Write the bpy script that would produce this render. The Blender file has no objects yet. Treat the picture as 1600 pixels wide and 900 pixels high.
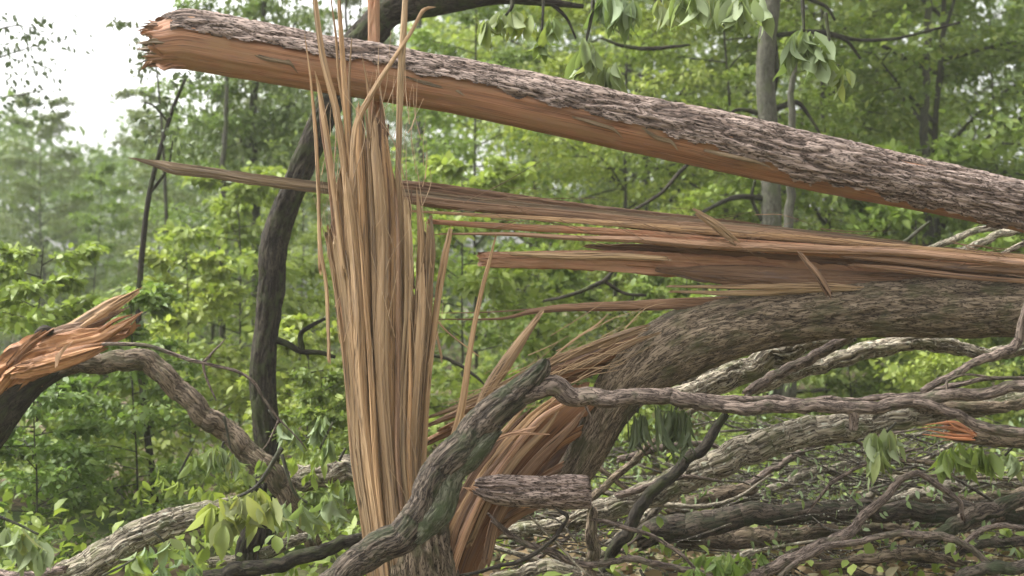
import bpy, math, random
import numpy as np
from mathutils import Vector
random.seed(7); RNG = np.random.default_rng(11)
S = bpy.context.scene; COL = S.collection
# ------------------------------------------------------------------ camera, sky, sun, exposure
CAMZ = 1.6; LENS = 40.0; F = 1600*LENS/36.0
cam = bpy.data.cameras.new('camera'); cam.lens = LENS; cam.sensor_width = 36; cam.clip_start = .05; cam.clip_end = 600
cam.dof.use_dof = True; cam.dof.focus_distance = 5.1; cam.dof.aperture_fstop = 2.0
co = bpy.data.objects.new('camera', cam); COL.objects.link(co)
co.location = (0, 0, CAMZ); co.rotation_euler = (math.radians(90), 0, 0); S.camera = co
SUN_EL, SUN_AZ = 52.0, -80.0     # azimuth clockwise from +Y: left of the camera
w = bpy.data.worlds.new('World'); S.world = w; w.use_nodes = True
wn = w.node_tree.nodes; wl = w.node_tree.links; wn.clear()
sky = wn.new('ShaderNodeTexSky'); sky.sky_type = 'NISHITA'; sky.sun_disc = False
sky.sun_elevation = math.radians(SUN_EL); sky.sun_rotation = math.radians(SUN_AZ); sky.dust_density = 6.0; sky.air_density = 1.0
hs = wn.new('ShaderNodeHueSaturation'); hs.inputs['Saturation'].default_value = .04; hs.inputs['Value'].default_value = 2.35
bg = wn.new('ShaderNodeBackground'); bg.inputs['Strength'].default_value = .15
wo = wn.new('ShaderNodeOutputWorld')
wl.new(sky.outputs[0], hs.inputs['Color']); wl.new(hs.outputs[0], bg.inputs['Color']); wl.new(bg.outputs[0], wo.inputs[0])
sl = bpy.data.lights.new('sun', 'SUN'); sl.energy = 2.0; sl.angle = math.radians(14); sl.color = (1, .95, .86)
so = bpy.data.objects.new('sun', sl); COL.objects.link(so)
a_, e_ = math.radians(SUN_AZ), math.radians(SUN_EL)
sd = Vector((math.sin(a_)*math.cos(e_), math.cos(a_)*math.cos(e_), math.sin(e_)))
so.rotation_euler = sd.to_track_quat('Z', 'Y').to_euler(); so.location = sd*40
vs = S.view_settings; vs.view_transform = 'Standard'; vs.look = 'None'; vs.gamma = 1; vs.use_curve_mapping = False
vs.exposure = 0.58
S.render.engine = 'CYCLES'
S.cycles.max_bounces = 6; S.cycles.diffuse_bounces = 3; S.cycles.transmission_bounces = 4; S.cycles.transparent_max_bounces = 4
S.cycles.volume_bounces = 1

# ------------------------------------------------------------------ maths helpers
def P(x, y, d): return np.array([(x-800)*d/F, d, CAMZ-(y-450)*d/F])
_T = np.random.default_rng(3).random((32, 32, 32))
def vn(p):
    i = np.floor(p).astype(int); f = p-i; f = f*f*(3-2*f); r = 0
    for a in (0, 1):
        for b in (0, 1):
            for c in (0, 1):
                wgt = (f[..., 0] if a else 1-f[..., 0])*(f[..., 1] if b else 1-f[..., 1])*(f[..., 2] if c else 1-f[..., 2])
                r = r+wgt*_T[(i[..., 0]+a) % 32, (i[..., 1]+b) % 32, (i[..., 2]+c) % 32]
    return r
def fbm(p, o=3):
    r = 0; a = .5; t = 0
    for k in range(o): r = r+a*vn(p*(2**k)+k*7.3); t += a; a *= .55
    return r/t
def norm(v): return v/np.maximum(np.linalg.norm(v, axis=-1, keepdims=True), 1e-9)
def spline(pts, ds):
    p = np.array(pts, float)
    if len(p) == 2: p = np.array([p[0], (p[0]+p[1])/2, p[1]])
    q = np.vstack([2*p[0]-p[1], p, 2*p[-1]-p[-2]]); out = []
    for i in range(1, len(q)-2):
        n = max(2, int(np.linalg.norm(q[i+1][:3]-q[i][:3])/ds)+1)
        t = np.linspace(0, 1, n, endpoint=False)[:, None]
        a, b, c, d = q[i-1], q[i], q[i+1], q[i+2]
        m1 = (c-a)/2; m2 = (d-b)/2
        la, lb, lc = np.linalg.norm((b-a)[:3]), np.linalg.norm((c-b)[:3]), np.linalg.norm((d-c)[:3])
        m1 = m1*min(1, 2*lb/(la+lb+1e-9)) if la > lb else m1
        m2 = m2*min(1, 2*lb/(lb+lc+1e-9)) if lc > lb else m2
        out.append((2*t**3-3*t**2+1)*b+(t**3-2*t**2+t)*m1+(-2*t**3+3*t**2)*c+(t**3-t**2)*m2)
    out.append(p[-1][None]); r = np.vstack(out)
    r[:, 3] = np.maximum(r[:, 3], .0004)
    return r
def mesh_from(name, V, Fc, UV=None, H=None, smooth=True, mats=()):
    me = bpy.data.meshes.new(name); n, (m, k) = len(V), Fc.shape
    me.vertices.add(n); me.vertices.foreach_set('co', np.ascontiguousarray(V, np.float32).ravel())
    me.loops.add(m*k); me.polygons.add(m)
    me.loops.foreach_set('vertex_index', np.ascontiguousarray(Fc, np.int32).ravel())
    me.polygons.foreach_set('loop_start', np.arange(0, m*k, k, dtype=np.int32))
    me.polygons.foreach_set('use_smooth', np.full(m, smooth))
    if UV is not None:
        l = me.uv_layers.new(name='UVMap'); l.data.foreach_set('uv', np.ascontiguousarray(UV[Fc.ravel()], np.float32).ravel())
    if H is not None:
        a = me.attributes.new('relief', 'FLOAT', 'POINT'); a.data.foreach_set('value', np.ascontiguousarray(H, np.float32))
    for mt in mats: me.materials.append(mt)
    me.update(calc_edges=True); me.validate()
    return me

# ------------------------------------------------------------------ things, parts
OFF = {}
def thing(name, label, cat, loc, group=None, kind=None):
    o = bpy.data.objects.new(name, None); COL.objects.link(o); o.empty_display_size = .1
    o.location = loc; o['label'] = label; o['category'] = cat; OFF[o] = np.array(loc, float)
    if group: o['group'] = group
    if kind: o['kind'] = kind
    return o
def obj(name, mesh3, mat, parent=None, label=None, cat=None, group=None, kind=None, smooth=True, base=None):
    V, Fc, UV, H = mesh3
    off = OFF[parent] if parent is not None else (np.array(base, float) if base is not None else V[0]*0)
    o = bpy.data.objects.new(name, mesh_from(name, V-off, Fc, UV, H, smooth, [mat])); COL.objects.link(o)
    if parent is not None:
        o.parent = parent; OFF[o] = off
    else:
        o.location = off; OFF[o] = off
    if label: o['label'] = label
    if cat: o['category'] = cat
    if group: o['group'] = group
    if kind: o['kind'] = kind
    return o
def join(parts):
    V = []; Fs = []; U = []; H = []; n = 0
    for v, f, u, h in parts:
        V.append(v); Fs.append(f+n); U.append(u); H.append(h if h is not None else np.zeros(len(v))); n += len(v)
    return np.vstack(V), np.vstack(Fs), np.vstack(U), np.concatenate(H)

def tube4(pts, nseg=24, ds=.03, disp=None, mask=None, ell=1.0, cap=(1, 1), rough=0., seed=0., ref=None, jag=0., wob=0.):
    """pts: (x,y,z,r) world. Returns grid tube with optional relief; ell flattens the view-depth axis."""
    p = spline(pts, ds); c = p[:, :3]; r = p[:, 3].copy()
    if wob and len(c) > 6:
        s_ = np.append([0], np.cumsum(np.linalg.norm(np.diff(c, axis=0), axis=1)))
        q = np.stack([s_*9+seed*3.3, s_*0+seed, s_*0], -1)
        wv = np.stack([fbm(q, 3), fbm(q+17.7, 3), fbm(q+31.1, 3)], -1)-.5
        c = c+wv*(wob*np.minimum(r, .03)[:, None]*np.clip(np.minimum(s_, s_[-1]-s_)/.1, 0, 1)[:, None])
    T = norm(np.gradient(c, axis=0))
    if cap[1]:
        c = np.vstack([c, c[-1]+T[-1]*r[-1]*.05, c[-1]+T[-1]*r[-1]*.08]); r = np.append(r, [r[-1]*.7, .0004]); T = np.vstack([T, T[-1], T[-1]])
    if cap[0]:
        c = np.vstack([c[0]-T[0]*r[0]*.08, c[0]-T[0]*r[0]*.05, c]); r = np.append([.0004, r[0]*.7], r); T = np.vstack([T[0], T[0], T])
    y = np.array([0, 1., 0]) if ref is None else np.array(ref, float)
    if ref is None and np.abs(T @ y).mean() > .8: y = np.array([1., 0, 0])
    N = norm(y-T*(T @ y)[:, None]); B = np.cross(T, N)
    s = np.append([0], np.cumsum(np.linalg.norm(np.diff(c, axis=0), axis=1)))
    th = np.linspace(0, 2*math.pi, nseg+1); TH, SS = np.meshgrid(th, s); R = np.repeat(r[:, None], nseg+1, 1)
    H = np.zeros_like(R)
    if disp is not None:
        dlt, H = disp(TH, SS, R, seed); fade = np.clip(R/.02, 0, 1); R = R+dlt*fade
    if rough:
        q = np.stack([np.cos(TH)*1.3, np.sin(TH)*1.3, SS*7], -1)+seed*3.1
        R = R*(1+rough*(fbm(q, 3)-.5)*2)
    V = c[:, None]+N[:, None]*(np.cos(TH)*R*ell)[..., None]+B[:, None]*(np.sin(TH)*R)[..., None]
    if jag:
        L = s[-1]; e0 = np.clip(1-s/.12, 0, 1)[:, None]; e1 = np.clip(1-(L-s)/.12, 0, 1)[:, None]
        q = np.stack([np.cos(TH)*4, np.sin(TH)*4, SS*0+R*30], -1)+seed
        j = (vn(q*1.5)-.5)*jag*2
        V = V+T[:, None]*(j*(e1*cap[1]+e0*cap[0]))[..., None]
    UV = np.stack([TH*r.mean(), SS], -1)+seed*.37
    nr, nc = V.shape[:2]
    i = np.arange(nr-1)[:, None]*nc+np.arange(nc-1)[None]
    Fq = np.stack([i, i+1, i+nc+1, i+nc], -1).reshape(-1, 4)
    if mask is not None:
        mk = mask(TH, SS, R).ravel(); Fq = Fq[mk[Fq].all(1)]
        use = np.unique(Fq); re = np.full(nr*nc, -1); re[use] = np.arange(len(use))
        return V.reshape(-1, 3)[use], re[Fq], UV.reshape(-1, 2)[use], H.ravel()[use]
    return V.reshape(-1, 3), Fq, UV.reshape(-1, 2), H.ravel()
def pix(path, d=None):
    """(x, y, r) or (x, y, r, depth) in photo pixels -> world points with real radius"""
    out = []
    for k in path:
        dd = k[3] if len(k) > 3 else d
        out.append((*P(k[0], k[1], dd), k[2]*dd/F))
    return out

def bark(wid=.016, lng=.09, amp=.006, sharp=1.0, lump=.05):
    def f(TH, SS, R, seed):
        Rm = np.maximum(R.mean(), .01)
        q = np.stack([np.cos(TH)*Rm/wid, np.sin(TH)*Rm/wid, SS/lng], -1)+seed*5.7
        wob = np.stack([np.cos(TH)*2, np.sin(TH)*2, SS*6], -1)+seed
        q = q+(vn(wob)[..., None]-.5)*1.4
        n = fbm(q, 2); h = np.clip(np.abs(2*n-1)*5.5, 0, 1)**.7          # flat plates with narrow furrows
        n2 = fbm(q*np.array([1.9, 1.9, 1.3])+11.3, 2); h2 = np.clip(np.abs(2*n2-1)*6.5, 0, 1)**.8
        f2 = fbm(q*np.array([4.5, 4.5, 7.]), 2)
        hh = h*(.55+.45*h2); step = vn(q*np.array([.8, .8, 1.1])+3.)
        low = fbm(np.stack([np.cos(TH)*1.2, np.sin(TH)*1.2, SS*4], -1)+seed*2, 3)-.5
        return (hh-.6)*amp+(f2-.5)*amp*.45+(step-.5)*amp*.7+low*lump*R*2, np.clip(hh*.78+(f2-.5)*.5+(step-.5)*.3+.02, 0, 1)
    return f
BARK = bark(.022, .12, .007); BARK_FINE = bark(.012, .07, .003, 1, .14); BARK_DEEP = bark(.026, .22, .015, .8, .06)

# ------------------------------------------------------------------ materials
def newmat(name):
    m = bpy.data.materials.new(name); m.use_nodes = True; nt = m.node_tree; nt.nodes.clear()
    return m, nt.nodes, nt.links
def ramp(nd, stops):
    r = nd.new('ShaderNodeValToRGB'); e = r.color_ramp.elements
    while len(e) < len(stops): e.new(.5)
    for k, (p, c) in enumerate(stops): e[k].position = p; e[k].color = (*c, 1)
    return r
def mixc(nd, ln, fac, a, b, mode='MIX'):
    m = nd.new('ShaderNodeMix'); m.data_type = 'RGBA'; m.blend_type = mode
    for s, v in ((m.inputs[0], fac), (m.inputs[6], a), (m.inputs[7], b)):
        if hasattr(v, 'is_linked'): ln.new(v, s)
        else: s.default_value = v if isinstance(v, float) else (*v, 1)
    return m.outputs[2]
def uvnoise(nd, ln, sc, nscale=1., det=4, rnd=True, dist=0.):
    tc = nd.new('ShaderNodeUVMap'); mp = nd.new('ShaderNodeMapping'); mp.inputs['Scale'].default_value = sc
    ln.new(tc.outputs[0], mp.inputs[0])
    if rnd:
        oi = nd.new('ShaderNodeObjectInfo'); mu = nd.new('ShaderNodeMath'); mu.operation = 'MULTIPLY'; mu.inputs[1].default_value = 37.
        ln.new(oi.outputs['Random'], mu.inputs[0]); ln.new(mu.outputs[0], mp.inputs['Location'])
    n = nd.new('ShaderNodeTexNoise'); n.inputs['Scale'].default_value = nscale; n.inputs['Detail'].default_value = det
    n.inputs['Roughness'].default_value = .6; n.inputs['Distortion'].default_value = dist
    ln.new(mp.outputs[0], n.inputs['Vector']); return n.outputs['Fac']
def finish(nd, ln, m, col, bump=None, bstr=.4, bdist=.004, rough=.85):
    b = nd.new('ShaderNodeBsdfPrincipled'); b.inputs['Roughness'].default_value = rough; b.inputs['Specular IOR Level'].default_value = .25
    ln.new(col, b.inputs['Base Color'])
    if bump is not None:
        bp = nd.new('ShaderNodeBump'); bp.inputs['Strength'].default_value = bstr; bp.inputs['Distance'].default_value = bdist
        ln.new(bump, bp.inputs['Height']); ln.new(bp.outputs[0], b.inputs['Normal'])
    o = nd.new('ShaderNodeOutputMaterial'); ln.new(b.outputs[0], o.inputs[0]); return m
def bark_mat(name, ridge, mid, groove, moss=None, mossamt=.5, lichen=None):
    m, nd, ln = newmat(name)
    at = nd.new('ShaderNodeAttribute'); at.attribute_name = 'relief'
    r = ramp(nd, [(.08, groove), (.42, mid), (.9, ridge)]); n1 = uvnoise(nd, ln, (160, 28, 1), 1, 5, dist=.6)
    ad = nd.new('ShaderNodeMath'); ad.operation = 'MULTIPLY_ADD'; ad.inputs[1].default_value = .9; ad.inputs[2].default_value = -.42
    ln.new(n1, ad.inputs[0]); sm = nd.new('ShaderNodeMath'); ln.new(ad.outputs[0], sm.inputs[0]); ln.new(at.outputs['Fac'], sm.inputs[1])
    ln.new(sm.outputs[0], r.inputs[0]); c = r.outputs[0]; hsum = sm.outputs[0]
    n5 = uvnoise(nd, ln, (95, 15, 1), 1, 4, dist=.9); sb = nd.new('ShaderNodeMath'); sb.operation = 'SUBTRACT'; sb.inputs[1].default_value = .5; ln.new(n5, sb.inputs[0])
    ab = nd.new('ShaderNodeMath'); ab.operation = 'ABSOLUTE'; ln.new(sb.outputs[0], ab.inputs[0]); ck = ramp(nd, [(.0, (1, 1, 1)), (.022, (.6, .6, .6)), (.055, (0, 0, 0))]); ln.new(ab.outputs[0], ck.inputs[0])
    big = uvnoise(nd, ln, (9, 6, 1), 1, 3)
    c = mixc(nd, ln, .35, c, mixc(nd, ln, big, tuple(x*.45 for x in mid), tuple(min(1, x*1.35) for x in ridge)))
    c = mixc(nd, ln, ck.outputs[0], c, groove)
    if moss:
        g = uvnoise(nd, ln, (14, 7, 1), 1, 5); rr = ramp(nd, [(.62-mossamt*.35, (0, 0, 0)), (.78-mossamt*.25, (1, 1, 1))]); ln.new(g, rr.inputs[0])
        c = mixc(nd, ln, rr.outputs[0], c, moss)
    if lichen:
        g = uvnoise(nd, ln, (70, 50, 1), 1, 4); rr = ramp(nd, [(.60, (0, 0, 0)), (.66, (1, 1, 1))]); ln.new(g, rr.inputs[0])
        c = mixc(nd, ln, rr.outputs[0], c, lichen)
    hb = nd.new('ShaderNodeMath'); hb.operation = 'SUBTRACT'; ln.new(n1, hb.inputs[0]); ln.new(ck.outputs[0], hb.inputs[1])
    return finish(nd, ln, m, c, hb.outputs[0], .8, .006, .9)
def wood_mat(name, light, mid, dark, stain=None, rough=.7, cont=1.):
    m, nd, ln = newmat(name)
    n1 = uvnoise(nd, ln, (260, 2.2, 1), 1, 5, dist=.15); n2 = uvnoise(nd, ln, (60, .9, 1), 1, 3)
    r = ramp(nd, [(.5-.22*cont, dark), (.5, mid), (.5+.16*cont, light)]); ln.new(n1, r.inputs[0])
    r2 = ramp(nd, [(.34, tuple(x*.42 for x in dark)), (.46, mid), (.68, light)]); ln.new(n2, r2.inputs[0])
    c = mixc(nd, ln, .45, r.outputs[0], r2.outputs[0])
    oi = nd.new('ShaderNodeObjectInfo'); rr = ramp(nd, [(0, (.42, .40, .39)), (.35, (.80, .76, .72)), (.6, (1.0, 1.0, 1.0)), (.8, (.66, .68, .68)), (1, (1.0, .84, .70))]); ln.new(oi.outputs['Random'], rr.inputs[0])
    c = mixc(nd, ln, .8, c, rr.outputs[0], 'MULTIPLY')
    n7 = uvnoise(nd, ln, (75, .8, 1), 1, 3, dist=.25); sb = nd.new('ShaderNodeMath'); sb.operation = 'SUBTRACT'; sb.inputs[1].default_value = .5; ln.new(n7, sb.inputs[0])
    ab = nd.new('ShaderNodeMath'); ab.operation = 'ABSOLUTE'; ln.new(sb.outputs[0], ab.inputs[0]); ck = ramp(nd, [(0, (.95, .95, .95)), (.010, (.7, .7, .7)), (.026, (0, 0, 0))]); ln.new(ab.outputs[0], ck.inputs[0])
    g8 = uvnoise(nd, ln, (14, 2.2, 1), 1, 2); r8 = ramp(nd, [(.42, (0, 0, 0)), (.56, (1, 1, 1))]); ln.new(g8, r8.inputs[0])
    c = mixc(nd, ln, mixc(nd, ln, 1., ck.outputs[0], r8.outputs[0], 'MULTIPLY'), c, tuple(x*.28 for x in dark))
    gw = uvnoise(nd, ln, (40, 3.5, 1), 1, 5); rw = ramp(nd, [(.54, (0, 0, 0)), (.70, (.75, .75, .75))]); ln.new(gw, rw.inputs[0])
    c = mixc(nd, ln, rw.outputs[0], c, tuple((x*.5+.03)*y for x, y in zip(mid, (.75, .8, .95))))
    if stain:
        g = uvnoise(nd, ln, (18, 5, 1), 1, 4); rs = ramp(nd, [(.46, (0, 0, 0)), (.66, (1, 1, 1))]); ln.new(g, rs.inputs[0])
        c = mixc(nd, ln, rs.outputs[0], c, stain)
    return finish(nd, ln, m, c, n1, .7, .004, rough)
def leaf_mat(name, cols, trans=.45, rough=.5, under=None):
    m, nd, ln = newmat(name)
    g = nd.new('ShaderNodeNewGeometry'); r = ramp(nd, [(i/(len(cols)-1), c) for i, c in enumerate(cols)]); ln.new(g.outputs['Random Per Island'], r.inputs[0])
    c = r.outputs[0]
    if under: c = mixc(nd, ln, g.outputs['Backfacing'], c, under)
    oi = nd.new('ShaderNodeObjectInfo'); r2 = ramp(nd, [(0, (.75, .85, .75)), (1, (1.15, 1.08, .95))]); ln.new(oi.outputs['Random'], r2.inputs[0])
    c = mixc(nd, ln, 1., c, r2.outputs[0], 'MULTIPLY')
    b = nd.new('ShaderNodeBsdfPrincipled'); b.inputs['Roughness'].default_value = rough; b.inputs['Specular IOR Level'].default_value = .35; ln.new(c, b.inputs['Base Color'])
    t = nd.new('ShaderNodeBsdfTranslucent'); ln.new(mixc(nd, ln, 1., c, (1.1, 1.15, .7), 'MULTIPLY'), t.inputs['Color'])
    mx = nd.new('ShaderNodeMixShader'); mx.inputs[0].default_value = trans; ln.new(b.outputs[0], mx.inputs[1]); ln.new(t.outputs[0], mx.inputs[2])
    o = nd.new('ShaderNodeOutputMaterial'); ln.new(mx.outputs[0], o.inputs[0]); return m

M = dict(
 bark_pink=bark_mat('bark_pinkish_grey', (.38, .295, .25), (.14, .095, .074), (.016, .010, .008)),
 bark_dark=bark_mat('bark_dark_mossy', (.065, .053, .038), (.022, .018, .013), (.005, .004, .003), (.045, .055, .018), .35),
 bark_olive=bark_mat('bark_olive', (.26, .20, .14), (.115, .085, .055), (.014, .009, .006), (.075, .072, .035), .35),
 bark_grey=bark_mat('bark_lichen_grey', (.44, .385, .29), (.17, .14, .10), (.014, .010, .008), (.12, .13, .055), .3, (.46, .46, .36)),
 bark_purple=bark_mat('bark_smooth_purplish', (.24, .185, .15), (.11, .082, .065), (.022, .015, .012), (.08, .08, .045), .25),
 bark_limb=bark_mat('bark_foreground_limb', (.15, .118, .09), (.05, .038, .029), (.008, .006, .005), (.035, .045, .02), .5),
 bark_mossy=bark_mat('bark_mossy_grey', (.20, .19, .145), (.085, .078, .058), (.012, .01, .008), (.06, .075, .035), .7),
 bark_bg=bark_mat('bark_background', (.13, .125, .095), (.075, .072, .052), (.03, .028, .02), (.08, .09, .045), .4),
 wood_tan=wood_mat('torn_wood_tan', (.58, .42, .26), (.40, .265, .145), (.12, .068, .034)),
 wood_red=wood_mat('stripped_wood', (.54, .31, .19), (.41, .205, .115), (.25, .11, .06), (.27, .155, .085), cont=.8),
 wood_brown=wood_mat('torn_wood_brown', (.36, .23, .145), (.21, .12, .068), (.065, .034, .02)),
 wood_pale=wood_mat('torn_wood_pale', (.64, .42, .28), (.50, .30, .18), (.28, .15, .08)),
 wood_orange=wood_mat('torn_wood_orange', (.46, .26, .125), (.31, .145, .062), (.12, .05, .022)),
 wood_gap_shade=wood_mat('torn_wood_gap_shade', (.20, .125, .075), (.11, .064, .038), (.04, .022, .014)),  # stump back layer: shade between the slabs painted into the wood colour
 wood_fresh=wood_mat('fresh_orange_wood', (.72, .36, .18), (.55, .22, .10), (.25, .08, .04)),
 wood_dark=wood_mat('weathered_wood', (.30, .23, .15), (.17, .12, .07), (.06, .038, .022)),
 leaf_green=leaf_mat('leaf_green', [(.12, .18, .045), (.19, .26, .07), (.15, .21, .06), (.28, .34, .11)]),
 leaf_bright=leaf_mat('leaf_bright', [(.17, .24, .05), (.30, .36, .09), (.22, .29, .07), (.33, .39, .12)], .4),
 leaf_dull=leaf_mat('leaf_dull', [(.11, .15, .05), (.17, .21, .075), (.13, .18, .06), (.23, .27, .11)], .3),
 leaf_far=leaf_mat('leaf_far', [(.10, .14, .04), (.17, .22, .07), (.12, .17, .055), (.23, .28, .10)], .3),
 leaf_droop=leaf_mat('leaf_drooping', [(.13, .18, .07), (.22, .27, .12), (.17, .22, .09), (.27, .32, .13), (.25, .22, .11)], .4, .6, (.27, .32, .19)),
 leaf_yellow=leaf_mat('leaf_yellow_green', [(.16, .21, .05), (.25, .30, .07), (.18, .23, .07), (.33, .37, .11), (.24, .25, .09)], .45, .6, (.25, .29, .14)),
 leaf_deep_green=leaf_mat('leaf_dark', [(.05, .075, .03), (.08, .10, .045), (.10, .13, .07)], .25),  # darkest green leaves, for shrivelled clusters and sparse crowns
 leaf_dead=leaf_mat('leaf_dead', [(.22, .14, .08), (.34, .25, .15), (.16, .09, .05), (.42, .36, .24)], .15, .8),
)

# ------------------------------------------------------------------ leaves
LA = (np.array([[0, 0, 0], [-.30, .5, .10], [0, 1, -.06], [.30, .5, .10]]), np.array([[0, 2, 1, 1], [0, 3, 2, 2]]))
TRI = np.array([[0, 2, 1], [0, 3, 2]])
_st = np.linspace(0, 1, 7); _w = np.array([.03, .15, .24, .27, .24, .14, .01])
LCv = []; LCf = []
for i, (t, ww) in enumerate(zip(_st, _w)):
    z = -.30*t*t
    LCv += [[-ww, t*(1-.08*t), z+ww*.42], [0, t, z], [ww, t*(1-.08*t), z+ww*.42]]
for i in range(6):
    for j in range(2): a = i*3+j; LCf.append([a, a+1, a+4, a+3])
LCv = np.array(LCv, float); LCf = np.array(LCf)
LMv = np.array([[0, 0, 0], [-.25, .3, .08], [-.22, .65, .05], [0, 1, -.15], [.22, .65, .05], [.25, .3, .08], [0, .5, 0]])
LMf = np.array([[0, 6, 1], [1, 6, 2], [2, 6, 3], [3, 6, 4], [4, 6, 5], [5, 6, 0]])
def leaves(pos, dr, up, L, kind='a', wd=1.):
    n = len(pos); dr = norm(dr); sd_ = norm(np.cross(dr, up)); nr = np.cross(sd_, dr)
    if kind == 'a': tv, tf = LA[0], TRI
    elif kind == 'm': tv, tf = LMv, LMf
    else: tv, tf = LCv, LCf
    L = np.asarray(L).reshape(-1, 1, 1)*np.ones((n, 1, 1)); wv = wd*RNG.uniform(.75, 1.25, (n, 1, 1)); cv = RNG.uniform(-.5, 1.9, (n, 1, 1))
    V = pos[:, None]+L*(tv[None, :, 0:1]*wv*sd_[:, None]+tv[None, :, 1:2]*dr[:, None]+tv[None, :, 2:3]*cv*nr[:, None])
    Fc = (tf[None]+(np.arange(n)*len(tv))[:, None, None]).reshape(-1, tf.shape[1])
    return V.reshape(-1, 3), Fc, np.zeros((n*len(tv), 2)), None

def tree_parts(H, r0, zlo, nl, spread, seed, leafL, per=42, droop=.1, tips=7, kind='a', rise=(.1, .9)):
    """Trunk, limbs with twigs, and leaves in sprays along the twigs (all in local coordinates)."""
    g = np.random.default_rng(seed); tp = []
    x = y = 0.
    for k in range(7):
        t = k/6; tp.append((x, y, H*t, r0*(1-.85*t)+.004)); x += g.normal(0, .05*H/6); y += g.normal(0, .05*H/6)
    tp = [(a, b, c, e*.5) for a, b, c, e in tp]
    trunk = tube4([(tp[0][0], tp[0][1], -.3, r0*.65)]+tp, 10, .15, rough=.06, seed=seed)
    tp = np.array(tp); limbs = []; pos = []; dr = []
    for k in range(nl):
        f = zlo+(1-zlo)*(k+g.random())/nl; f = min(f, .98)
        b = np.array([np.interp(f*H, tp[:, 2], tp[:, j]) for j in range(3)])
        az = k*2.4+g.normal(0, .4); ln_ = spread*(1-.62*(f-zlo)/(1-zlo+1e-6))*g.uniform(.65, 1.15)
        rise_ = g.uniform(*rise); d = np.array([math.cos(az), math.sin(az), rise_]); d /= np.linalg.norm(d)
        m1 = b+d*ln_*.5+g.normal(0, .06, 3)*ln_; e = b+d*ln_+np.array([0, 0, -droop*ln_])
        rb = max(.006, r0*(1-.8*f)*.45); limbs.append(tube4([(*b, rb), (*m1, rb*.6), (*e, .003)], 5, .2))
        for q in range(tips):
            u = .25+.75*(q+.5)/tips; s0 = (1-u)**2*b+2*u*(1-u)*m1+u*u*e
            sa = az+(1 if q % 2 else -1)*g.uniform(.4, 1.3); tl = ln_*g.uniform(.22, .42)
            d2 = np.array([math.cos(sa), math.sin(sa), g.uniform(-.25, .45)]); d2 /= np.linalg.norm(d2); s1 = s0+d2*tl
            limbs.append(tube4([(*s0, rb*.35+.002), (*(s0+s1)/2, .003), (*s1, .0015)], 4, .3))
            n = per; uu = g.random(n)**.7; c = s0+uu[:, None]*(s1-s0)
            c = c+g.normal(0, 1, (n, 3))*np.array([.21, .21, .13])*tl*1.2
            pos.append(c); dd = d2+g.normal(0, .75, (n, 3)); dd[:, 2] -= .35+droop; dr.append(dd)
    pos = np.vstack(pos); dr = np.vstack(dr); up = g.normal(0, .45, pos.shape); up[:, 2] += 1
    fol = leaves(pos, dr, up, leafL*g.uniform(.65, 1.25, len(pos)), kind)
    return trunk, join(limbs), fol
def mk(name, m3, mat): return mesh_from(name, m3[0], m3[1], m3[2], m3[3], True, [mat])
VAR = []
specs = [  # H, r0, zlo, limbs, spread, leaf, per
 (9.0, .075, .05, 36, 2.4, .105, 56), (8.0, .06, .04, 36, 2.0, .09, 60), (10.0, .09, .06, 40, 2.8, .115, 60), (7.0, .05, .04, 32, 1.8, .085, 62)]
for i, sp in enumerate(specs):
    t, l, f = tree_parts(sp[0], sp[1], sp[2], sp[3], sp[4], 20+i, sp[5], sp[6], .12)
    VAR.append((mk('trunk', t, M['bark_bg']), mk('branches', l, M['bark_bg']), mk('crown', f, M['leaf_green'])))
SHR = []
for i, sp in enumerate([(2.0, .018, .04, 22, .95, .085, 34), (1.5, .015, .04, 20, .85, .075, 34), (2.6, .022, .06, 24, 1.1, .095, 34)]):
    t, l, f = tree_parts(sp[0], sp[1], sp[2], sp[3], sp[4], 50+i, sp[5], sp[6], .1, 6, 'm', (.0, .7))
    SHR.append((mk('stem', t, M['bark_bg']), mk('branches', l, M['bark_bg']), mk('foliage', f, M['leaf_bright'])))
def ground_z(x, y):
    return 0.0
def place(name, var, px, d, sc, rz, mat, label, cat, group, names, z=0.):
    p = P(px, 450, d); r = thing(name, label, cat, (p[0], p[1], z), group)
    r.rotation_euler = (random.uniform(-.04, .04), random.uniform(-.04, .04), rz); r.scale = (sc, sc, sc)
    for me, nm in zip(var, names):
        c = bpy.data.objects.new(nm, me); COL.objects.link(c); c.parent = r
        if nm in ('crown', 'foliage'):
            c.material_slots[0].link = 'OBJECT'; c.material_slots[0].material = M[mat]
    return r

# ------------------------------------------------------------------ ground
n = 160; gx = np.sign(np.linspace(-1, 1, n))*np.abs(np.linspace(-1, 1, n))**2.0*80; gy = gx+15
X, Y = np.meshgrid(gx, gy); near = np.clip(1-np.hypot(X, Y-8)/60, 0, 1)
Z = (fbm(np.stack([X*.35+9, Y*.35+5, X*0+2], -1), 4)-.5)*.35*near-.05
i = np.arange(n-1)[:, None]*n+np.arange(n-1)[None]
gm, nd, ln = newmat('forest_floor')
tc = nd.new('ShaderNodeTexCoord'); n1 = nd.new('ShaderNodeTexNoise'); n1.inputs['Scale'].default_value = 14; n1.inputs['Detail'].default_value = 8
n2 = nd.new('ShaderNodeTexNoise'); n2.inputs['Scale'].default_value = .8; n2.inputs['Detail'].default_value = 4
ln.new(tc.outputs['Object'], n1.inputs[0]); ln.new(tc.outputs['Object'], n2.inputs[0])
r1 = ramp(nd, [(.35, (.03, .022, .014)), (.5, (.12, .085, .05)), (.65, (.22, .17, .11))]); ln.new(n1.outputs[0], r1.inputs[0])
r2 = ramp(nd, [(.45, (0, 0, 0)), (.6, (1, 1, 1))]); ln.new(n2.outputs[0], r2.inputs[0])
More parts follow.
